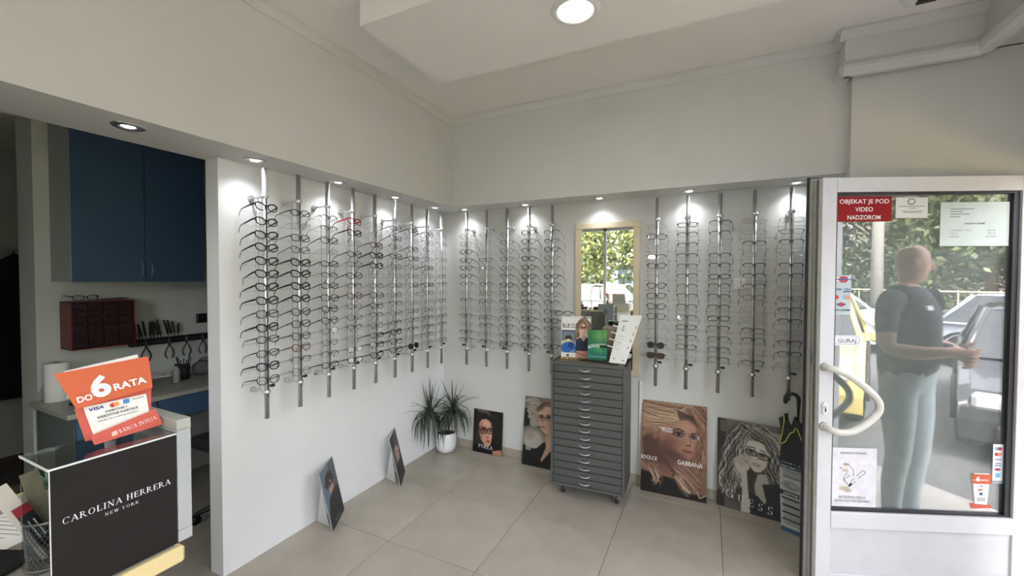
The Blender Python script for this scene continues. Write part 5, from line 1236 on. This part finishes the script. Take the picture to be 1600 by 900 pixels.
# small orange card sticker and logo column
def poly_d(nm, pts, m, d=GD): MB().polyslab([D3(s, z, d) for s, z in pts], DN*.0005).build(nm, m, door)
poly_d('orange_sticker', [(.670, .571), (.752, .570), (.754, .618), (.664, .619)], ORG); poly_d('orange_sticker', [(.676, .619), (.745, .617), (.745, .623), (.676, .624)], PAPER)
poly_d('orange_sticker', [(.682, .470), (.738, .464), (.746, .570), (.672, .571)], PAPER); poly_d('orange_sticker', [(.664, .446), (.762, .452), (.760, .466), (.662, .473)], CORAL)
letters('DO', LB(.668, .586), .006, INKW, door, width=.014); letters('6', LB(.684, .584), .022, INKW, door, width=.019, bold=.04); letters('RATA', LB(.706, .586), .008, INKW, door, width=.036, bold=.03)
letters('VISA', LB(.709, .557), .006, LBLU, door, width=.020, align='c', bold=.03, slant=.2); oval(.702, .541, .006, .005, LRED); oval(.712, .541, .006, .005, LORA, GD+.001); sheet('logo_square', .702, .716, .514, .528, LBLU, None, GD+.0008)
for z in (.498, .491, .485): sheet('print_line', .690, .730, z, z+.003, GINK, None, GD+.0008)
o = sheet('card_logo_strip', .759, .806, .590, .770, mat('strip_white', rgb(224, 228, 232), .5), 'narrow white strip of payment logos'); sheet('card_logo_strip', .759, .806, .574, .589, mat('strip_grey', rgb(150, 160, 162), .5))
oval(.776, .748, .010, .009, LCY); oval(.789, .748, .010, .009, LRED, GD+.0011); oval(.776, .720, .010, .009, LRED); oval(.789, .720, .010, .009, LORA, GD+.0011)
letters('VISA', LB(.782, .691), .008, LBLU, door, width=.030, align='c', bold=.03, slant=.2); letters('VISA', LB(.782, .672), .007, LBLU, door, width=.026, align='c', bold=.03, slant=.2); sheet('logo_bar', .768, .797, .662, .666, LBLU, None, GD+.0008)
oval(.782, .645, .014, .007, LBLU); oval(.782, .645, .008, .008, LRED, GD+.0012); sheet('logo_square', .772, .793, .606, .627, LCY, None, GD+.0008)
# ================================================================== REAR COUNTER (seen in the mirror)
t = thing('window_counter', 'pale wooden counter under the rear window with the printer on it', 'counter', (.8, -5.8, 0))
MB().bbox((-1.35, -6.25, ZD-.04), (1.75, -5.48, ZD), .006).build('worktop', CREAM, t)
MB().bbox((-1.33, -5.58, .0), (1.70, -5.55, ZD-.04), .002).build('front_panel', mat('grey_panel', rgb(120, 122, 120), .6), t)
for x in (-1.30, 1.66): MB().bbox((x, -6.2, 0), (x+.03, -5.58, ZD-.04), .002).build('end_panel', WHITEPL, t)
PRN = mat('printer_beige', rgb(196, 192, 180), .5)
t = thing('printer', 'beige desktop printer with upright paper tray on the window counter', 'printer', (.58, -5.72, ZD+.001), PI)
MB().prism([(-.17, 0), (.17, 0), (.17, .08), (.11, .15), (-.17, .16)], -.21, .21, 'x').build('body', PRN, t, world=False)
for v in t.children[0].data.vertices: pass
MB().quadslab((-.14, -.16, .15), (.14, -.16, .15), (.13, -.24, .36), (-.13, -.24, .36), (0, -.006, 0)).build('paper_support', PRN, t, world=False)
MB().quadslab((-.105, -.150, .15), (.105, -.150, .15), (.105, -.222, .34), (-.105, -.222, .34), (0, -.003, 0)).build('paper', PAPER, t, world=False)
MB().box((-.15, .168, .02), (.15, .173, .05)).build('output_slot', DARK, t, world=False); MB().bbox((-.04, .125, .135), (.05, .165, .142), .002).build('display', BLACK, t, world=False)
t = thing('desk_telephone', 'dark desk telephone with handset on the window counter', 'telephone', (.12, -5.66, ZD+.001), PI)
MB().prism([(-.10, 0), (.10, 0), (.10, .03), (-.10, .07)], -.09, .09, 'x').build('base', BLACK, t, world=False)
MB().tube([(-.065, -.09, .075), (-.065, -.05, .10), (-.065, .05, .075), (-.065, .09, .05)], [.024, .016, .016, .024], 10).build('handset', BLACK, t, world=False)
t = thing('magnifier_lamp', 'white articulated desk lamp with square head by the rear window', 'lamp', (-.08, -5.85, ZD+.001))
MB().lathe([(0, 0), (.08, 0), (.08, .015), (.02, .022), (0, .022)], (-.08, -5.85, ZD+.001), 20).build('base', WHITEPL, t)
MB().tube([(-.08, -5.85, ZD+.02), (-.12, -5.86, ZD+.30), (-.06, -5.84, ZD+.50), (.02, -5.82, ZD+.52)], .011, 8).build('arm', WHITEPL, t)
MB().bbox((-.03, -5.92, ZD+.49), (.17, -5.76, ZD+.54), .01).build('head', WHITEPL, t)
t = thing('case_stack', 'dark pile of spectacle cases at the end of the window counter', 'cases', (-.30, -5.70, ZD+.001))
for k, (x, y, z) in enumerate(((-.36, -5.70, 0), (-.22, -5.72, 0), (-.30, -5.68, .055), (-.33, -5.70, .11))):
    MB().bbox((x-.075, y-.04, ZD+.001+z), (x+.075, y+.04, ZD+.054+z), .015).build('case', BLACK if k % 2 else mat('brown_case', rgb(60, 44, 38), .6), t)
t = thing('side_machine', 'white lens machine with red dial beside the printer', 'machine', (1.15, -5.75, ZD+.001))
MB().bbox((1.02, -5.90, ZD+.001), (1.28, -5.60, ZD+.34), .02).build('housing', WHITEPL, t); MB().cyl((1.15, -5.60, ZD+.22), (1.15, -5.585, ZD+.22), .05, seg=20).build('dial', LRED, t); MB().box((1.05, -5.60, ZD+.05), (1.25, -5.592, ZD+.10)).build('tray_slot', BLACK, t)

# ================================================================== STREET
ASPH = mat('asphalt', rgb(84, 85, 86), .9, var=.15, scale=4, bump=.3, bscale=60)
gd = MB().box((3.95, -40, -.30), (45, 30, -.14)).box((-30, -40, -.30), (3.95, -6.5, -.14)).build('road', ASPH); gd['kind'] = 'structure'
CONC = mat('concrete', rgb(140, 138, 132), .85, var=.1, scale=6)
pv = MB().box((3.90, -6.9, -.14), (4.95, 6, -.10)).box((-6, -8.0, -.14), (4.95, -6.44, -.10)).build('pavement', CONC); pv['kind'] = 'structure'
CG = glass('car_glass', (.12, .14, .15), .30)
TYRE = mat('tyre_rubber', (.015, .015, .015), .85); RIM = mat('alloy_rim', (.5, .5, .52), .3, 1.)
def car(label, loc, rz, col, L=4.1, W=1.70, H=1.46, hood=.30, z0=-.14, suv=False, plate=True):
    t = thing('car', label, 'car', (loc[0], loc[1], z0), rz)
    pm = mat('paint_'+label[:14].replace(' ', '_'), col, .25, coat=.6)
    hb = H*.60; x0, x1 = -L/2, L/2
    prof = [(x0+.03, .24), (x0, .42), (x0+.02, hb-.06), (x0+.12, hb), (x1-L*hood, hb+.02), (x1-.25, hb-.14), (x1-.03, hb-.26), (x1, .44), (x1-.05, .24)]
    # body with inset upper edge
    def section(f): return [(x, z) for x, z in prof]
    vs = []; n = len(prof); ys = [(-W/2+.05, .97), (-W/2, 1.), (W/2, 1.), (W/2-.05, .97)]
    ring = []
    for y, s_ in [(-W/2+.10, .985), (-W/2+.02, 1.0), (-W/2, 1.0), (W/2, 1.), (W/2-.02, 1.0), (W/2-.10, .985)]:
        zz = .0 if abs(y) > W/2-.05 else 0
        for x, z in prof:
            top = z > hb-.3
            lift = .03 if (abs(y) < W/2-.05 and top) else 0.
            low = -.02 if (abs(y) > W/2-.01 and top) else 0
            vs.append((x*s_, y, z+lift+low))
    fs = []
    for i in range(5):
        for k in range(n): fs.append((i*n+k, i*n+(k+1) % n, (i+1)*n+(k+1) % n, (i+1)*n+k))
    fs.append(tuple(range(n))); fs.append(tuple(range(5*n, 6*n)))
    bd = MB().add(vs, fs).build('body', pm, t, world=False); bevel(bd, .03, 2)
    # greenhouse
    gx0 = x0+(.10 if suv else .38); gx1 = x1-L*hood-.02; rx0 = gx0+(.16 if suv else .42); rx1 = gx1-.62; hw = W/2-.06; rw = W/2-.24; z1 = hb+.02
    A = [(gx0, -hw, z1), (gx1, -hw, z1), (gx1, hw, z1), (gx0, hw, z1), (rx0, -rw, H-.03), (rx1, -rw, H-.03), (rx1, rw, H-.03), (rx0, rw, H-.03)]
    MB().add(A, [(0,1,5,4), (1,2,6,5), (2,3,7,6), (3,0,4,7)]).build('windows', mat('car_window', (.03, .035, .04), .06, coat=.5), t, world=False)
    rf = MB().add([(rx0-.03, -rw-.01, H-.04), (rx1+.03, -rw-.01, H-.04), (rx1+.03, rw+.01, H-.04), (rx0-.03, rw+.01, H-.04), (rx0+.1, -rw+.08, H), (rx1-.1, -rw+.08, H), (rx1-.1, rw-.08, H), (rx0+.1, rw-.08, H)],
                  [(0,3,2,1), (4,5,6,7), (0,1,5,4), (1,2,6,5), (2,3,7,6), (3,0,4,7)]).build('roof', pm, t, world=False); bevel(rf, .02, 2)
    for a, b in ((0, 4), (1, 5), (2, 6), (3, 7)): MB().tube([A[a], A[b]], .035, 6).build('pillar_post', pm, t, world=False)
    for s_ in (-1, 1):
        xm = (gx0+gx1)/2; MB().tube([(xm, s_*hw, z1), ((rx0+rx1)/2, s_*rw, H-.03)], .028, 6).build('pillar_post', BLACK, t, world=False)
        MB().bbox((gx1-.30, s_*(W/2+.02), z1-.02), (gx1-.18, s_*(W/2+.18), z1+.12), .03).build('mirror', pm, t, world=False)
        for wx in (x0+.78, x1-.82):
            w_ = MB().lathe([(.20, -.10), (.30, -.10), (.325, -.06), (.325, .06), (.30, .10), (.20, .10)], (wx, s_*(W/2-.11), .325), 24, 'y').build('tyre', TYRE, t, world=False)
            MB().lathe([(0, -.06*s_), (.06, -.095*s_), (.19, -.09*s_), (.21, -.06*s_)], (wx, s_*(W/2-.11)+s_*.17, .325), 20, 'y').build('rim', RIM, w_, world=False)
            MB().tube([(wx+.37*math.cos(a), s_*(W/2+.005), .325+.37*math.sin(a)) for a in np.linspace(0, PI, 13)], .03, 6).build('wheel_arch', mat('arch_black', (.02, .02, .02), .7), t, world=False)
        MB().bbox((x1-.16, s_*(W/2-.44), hb-.30), (x1+.004, s_*(W/2-.10), hb-.16), .03).build('headlamp', mat('headlamp', rgb(214, 218, 222), .12, .3), t, world=False)
        MB().bbox((x0-.006, s_*(W/2-.30), hb-.22), (x0+.08, s_*(W/2-.06), hb-.06), .02).build('tail_lamp', mat('tail_lamp', rgb(150, 20, 24), .2), t, world=False)
    MB().bbox((x1-.06, -W*.36, .28), (x1+.02, W*.36, .42), .02).build('bumper', mat('bumper_dark', (.03, .03, .03), .6), t, world=False)
    MB().bbox((x1-.02, -W*.22, hb-.31), (x1+.012, W*.22, hb-.20), .01).build('grille', BLACK, t, world=False)
    if plate: MB().bbox((x1+.02, -.26, .42), (x1+.028, .26, .53), .002).build('number_plate', PAPER, t, world=False)
    return t
car('black parked car with its nose toward the shop door', (8.05, -1.64), 2.717, (.02, .021, .024), 4.2, 1.72, 1.40)
car('yellow parked small car with its nose toward the shop', (6.86, -3.89), 2.607, rgb(214, 196, 120), 3.9, 1.66, 1.50)
car('white parked estate car along the far kerb', (12.2, -7.6), PI/2, rgb(222, 226, 230), 4.4, 1.75, 1.55, .26, suv=True)
car('silver-blue parked car along the far kerb', (12.2, -2.6), PI/2, rgb(170, 176, 190), 4.3, 1.74, 1.45)
car('pale parked car beyond the rear window', (-1.0, -13.2), .10, rgb(140, 144, 146), 4.3, 1.75, 1.50, .26)
# trees
BARK = mat('bark', rgb(96, 82, 66), .95, var=.3, scale=12, bump=.6, bscale=20)
def leafmat(nm, c1):
    m = mat(nm, c1, .55, var=.45, scale=2.2); b = m.node_tree.nodes['Principled BSDF']
    return m
LMS = [leafmat('leaf_bright', rgb(122, 128, 72)), leafmat('leaf_mid', rgb(92, 104, 66)), leafmat('leaf_deep', rgb(70, 84, 60))]
def tree(label, x, y, h, r, k, n=2600, zlow=1.6, seed=0):
    q = np.random.RandomState(seed); t = thing('tree', label, 'tree', (x, y, -.14), 0, 'trees along the street')
    MB().tube([(x, y, -.14), (x+.05, y, h*.3), (x-.04, y+.05, h*.6)], [.20, .15, .07], 10).build('trunk', BARK, t)
    for a in range(5):
        d = Vector((math.cos(a*1.26), math.sin(a*1.26), .9)); p = Vector((x, y, h*.38+.1*a)); MB().tube([p, p+d*r*.45, p+d*r*.75+Vector((0, 0, .2))], [.07, .045, .02], 6).build('branch', BARK, t)
    # clusters
    nc = 34; C_ = q.randn(nc, 3); C_ /= np.linalg.norm(C_, axis=1)[:, None]; C_ *= q.uniform(.45, 1, nc)[:, None]
    C_ = C_*np.array([r, r, (h-zlow)/2])+np.array([x, y, (h+zlow)/2])
    P = C_[q.randint(nc, size=n)]+q.randn(n, 3)*r*.20
    a1 = q.randn(n, 3); a1 /= np.linalg.norm(a1, axis=1)[:, None]; a2 = np.cross(a1, q.randn(n, 3)); a2 /= np.linalg.norm(a2, axis=1)[:, None]
    s_ = q.uniform(.07, .16, n)[:, None]*(r/2.2)**.5
    V = np.stack([P-a1*s_, P-a2*s_*.5, P+a1*s_, P+a2*s_*.5], 1).reshape(-1, 3)-np.array(wloc(t))
    me = bpy.data.meshes.new('foliage'); me.from_pydata(V.tolist(), [], [(4*i, 4*i+1, 4*i+2, 4*i+3) for i in range(n)]); me.materials.append(LMS[k]); me.update()
    o = link('foliage', me, t); o['kind'] = 'stuff'
tree('bright sunlit leafy tree outside the rear window, nearer the desk lamp', -2.4, -16.6, 5.4, 2.5, 0, 5200, .6, 1)
tree('sunlit leafy tree behind the printer beyond the rear window', .9, -16.9, 5.6, 2.5, 0, 5200, .7, 2)
tree('deeper green tree at the far side of the rear window', 4.4, -16.8, 5.6, 2.4, 1, 4200, .8, 3)
tree('broad tree far behind the pale car', -6.2, -17.2, 6.0, 2.6, 1, 4200, .6, 9)
for i, (x, y, h, r, k) in enumerate(((22.5, -19.5, 7.0, 2.6, 1), (22.0, -15.6, 7.2, 2.7, 2), (22.6, -11.8, 7.4, 2.8, 2), (22.0, -8.0, 7.2, 2.7, 1), (22.6, -4.2, 7.4, 2.8, 2), (23.0, -.2, 7.2, 2.7, 2))):
    tree(f'tall street tree across the road, {o_[i]} from the rear end of the row', x, y, h, r, k, 9000, .2, 11+i)
# fence, pole and house across the road
t = thing('street_fence', 'pale metal railing along the far side of the road', 'fence', (15.6, -8, -.14))
for z in (.25, 1.25): MB().tube([(15.6, -18, z), (15.6, 6, z)], .025, 6).build('rail', mat('pale_rail', rgb(196, 190, 160), .6), t)
for k in range(61): MB().cyl((15.6, -18+.4*k, -.14), (15.6, -18+.4*k, 1.30), .014, seg=6).build('bar', mat('pale_rail', rgb(196, 190, 160), .6), t)
t = thing('utility_pole', 'grey concrete street pole across the road', 'pole', (14.9, -7.5, -.14))
MB().cyl((14.9, -7.5, -.14), (14.9, -7.5, 7.5), .16, .11, 14).build('shaft', CONC, t); MB().tube([(14.9, -7.5, 7.3), (14.4, -7.5, 7.6), (13.6, -7.5, 7.6)], .04, 8).build('arm', STEEL, t); MB().bbox((13.3, -7.6, 7.5), (13.8, -7.4, 7.6), .03).build('lamp_head', WHITEPL, t)
def house(label, a, b, col, axis, nw, rows_):
    t = thing('house', label, 'house', ((a[0]+b[0])/2, (a[1]+b[1])/2, -.14))
    MB().box((a[0], a[1], -.14), b).build('walls', mat('render_'+label[:6], col, .85, var=.06, scale=1.5), t)
    for i in range(nw):
        for j in range(rows_):
            z = 1.2+2.7*j
            if axis == 'x':
                y = a[1]+(b[1]-a[1])*(i+.5)/nw; w_ = MB().bbox((a[0]-.05, y-.55, z), (a[0]+.02, y+.55, z+1.4), .01).build('window_frame', ALU, t); MB().box((a[0]-.07, y-.47, z+.08), (a[0]-.05, y+.47, z+1.32)).build('pane', mat('far_pane', (.06, .08, .1), .1), w_)
            else:
                x = a[0]+(b[0]-a[0])*(i+.5)/nw; w_ = MB().bbox((x-.55, b[1]-.02, z), (x+.55, b[1]+.05, z+1.4), .01).build('window_frame', ALU, t); MB().box((x-.47, b[1]+.05, z+.08), (x+.47, b[1]+.07, z+1.32)).build('pane', mat('far_pane', (.06, .08, .1), .1), w_)
house('pale rendered house behind the trees across the road', (31, -30, 0), (38, 10, 6.0), rgb(128, 124, 114), 'x', 9, 2)
house('grey blue house behind the trees beyond the rear window', (-14, -30, 0), (12, -24, 6.0), rgb(150, 158, 164), 'y', 8, 2)

# ================================================================== MAN IN THE DOORWAY
def person(loc, rz):
    J = {}; E_ = []; V = []; R = []
    def v(n, p, r, par=None):
        J[n] = len(V); V.append(p); R.append(r if isinstance(r, tuple) else (r, r))
        if par is not None: E_.append((J[par], J[n]))
    v('pelvis', (0, 0, .96), (.125, .16)); v('waist', (.005, 0, 1.10), (.125, .155), 'pelvis'); v('chest', (.0, 0, 1.30), (.130, .175), 'waist'); v('upper', (-.005, 0, 1.42), (.095, .13), 'chest'); v('neck', (.0, 0, 1.505), .058, 'upper'); v('jaw', (.018, -.014, 1.575), .074, 'neck'); v('brow', (.014, -.012, 1.645), .092, 'jaw'); v('crown', (.006, -.005, 1.705), .074, 'brow'); v('top', (.002, 0, 1.735), .045, 'crown')
    for s_, nm in ((1, 'l'), (-1, 'r')):
        v('sh'+nm, (-.005, s_*.185, 1.405), .066, 'upper'); v('ua'+nm, (.0, s_*.225, 1.28), .056, 'sh'+nm); v('el'+nm, (.02, s_*.250, 1.135), .046, 'ua'+nm)
        v('fa'+nm, (.13, s_*.175, 1.12), .042, 'el'+nm); v('wr'+nm, (.225, s_*.070, 1.115+.02*s_), .030, 'fa'+nm); v('pa'+nm, (.270, s_*.015, 1.112+.02*s_), (.030, .020), 'wr'+nm)
        for q in range(4):
            b_ = (.300-.004*q, -s_*.022, 1.140+.02*s_-.018*q); v(f'f{q}'+nm, b_, .0095, 'pa'+nm); v(f'g{q}'+nm, (b_[0]-.006, b_[1]-s_*.032*(1-.1*abs(q-1)), b_[2]-.004), .0088, f'f{q}'+nm); v(f'h{q}'+nm, (b_[0]-.028, b_[1]-s_*.048*(1-.1*abs(q-1)), b_[2]-.008), .0078, f'g{q}'+nm)
        v('t0'+nm, (.262, s_*.022, 1.150+.02*s_), .011, 'pa'+nm); v('t1'+nm, (.285, -s_*.004, 1.172+.02*s_), .0095, 't0'+nm)
        v('hp'+nm, (.0, s_*.092, .90), .098, 'pelvis'); v('th'+nm, (.012, s_*.10, .70), .084, 'hp'+nm); v('kn'+nm, (.02, s_*.105, .50), .062, 'th'+nm); v('ca'+nm, (-.005, s_*.108, .33), .058, 'kn'+nm); v('an'+nm, (-.01, s_*.11, .10), .042, 'ca'+nm); v('hl'+nm, (-.02, s_*.11, .045), .042, 'an'+nm); v('to'+nm, (.15, s_*.125, .035), (.034, .046), 'hl'+nm)
    me = bpy.data.meshes.new('person_skeleton'); me.from_pydata(V, E_, []); ob = bpy.data.objects.new('person_skeleton', me); COL.objects.link(ob)
    sk = ob.modifiers.new('skin', 'SKIN'); sk.use_smooth_shade = True
    if not me.skin_vertices: me.skin_vertices.new()
    for i, d in enumerate(me.skin_vertices[0].data): d.radius = R[i]; d.use_root = (i == 0)
    sb = ob.modifiers.new('sub', 'SUBSURF'); sb.levels = 2; sb.render_levels = 2
    dg = bpy.context.evaluated_depsgraph_get(); dg.update()
    m2 = bpy.data.meshes.new_from_object(ob.evaluated_get(dg)); bpy.data.objects.remove(ob)
    SKIN = mat('skin', rgb(196, 150, 128), .5); SHIRT = mat('black_tshirt', rgb(54, 58, 64), .85); TROU = mat('light_trousers', rgb(178, 188, 192), .85); SHOE = mat('dark_shoe', rgb(30, 28, 28), .5)
    m2.materials.clear()
    for m in (SKIN, SHIRT, TROU, SHOE): m2.materials.append(m)
    for p in m2.polygons:
        c = p.center; p.use_smooth = True
        arm = abs(c.y) > .16 or c.x > .15
        if c.z < .09: p.material_index = 3
        elif c.z < .985 and not (c.x > .2): p.material_index = 2
        elif c.z < 1.495 and not (arm and c.z < 1.235) and not (c.x > .16): p.material_index = 1
        else: p.material_index = 0
    t = thing('person', 'bald person in dark T-shirt standing in the doorway with arms folded', 'person', loc, rz)
    b = link('body', m2, t)
    hd = -.75
    def face(mb, nm, m):
        c, q = math.cos(hd), math.sin(hd); mb.v = [(x*c-y*q, x*q+y*c, z) for x, y, z in mb.v]; return mb.build(nm, m, t, world=False)
    for s_ in (-1, 1):
        face(MB().sphere((.008, s_*.076, 1.622), (.020, .010, .032), 10, 8), 'ear', SKIN); face(MB().sphere((.088, s_*.032, 1.640), (.010, .014, .010), 10, 8), 'eye', mat('eye_white', rgb(220, 216, 210), .2))
        face(MB().tube([(.096, s_*.018, 1.662), (.088, s_*.05, 1.662)], .004, 5), 'eyebrow', mat('brow_brown', rgb(70, 54, 44), .8))
    face(MB().tube([(.090, 0, 1.650), (.104, 0, 1.618), (.114, 0, 1.600), (.084, 0, 1.590)], [.010, .013, .016, .010], 8), 'nose', SKIN); face(MB().tube([(.074, -.024, 1.560), (.084, 0, 1.562), (.074, .024, 1.560)], .006, 6), 'mouth', mat('lip', rgb(160, 100, 92), .5))
    t.scale = (1.03, 1.03, 1.03)
    MB().quadslab((.131, .06, 1.36), (.131, .12, 1.36), (.124, .12, 1.385), (.124, .06, 1.385), (.012, 0, 0)).build('shirt_logo', INKW, t, world=False)
pp = person((3.80, -.89, -.001), 1.50)
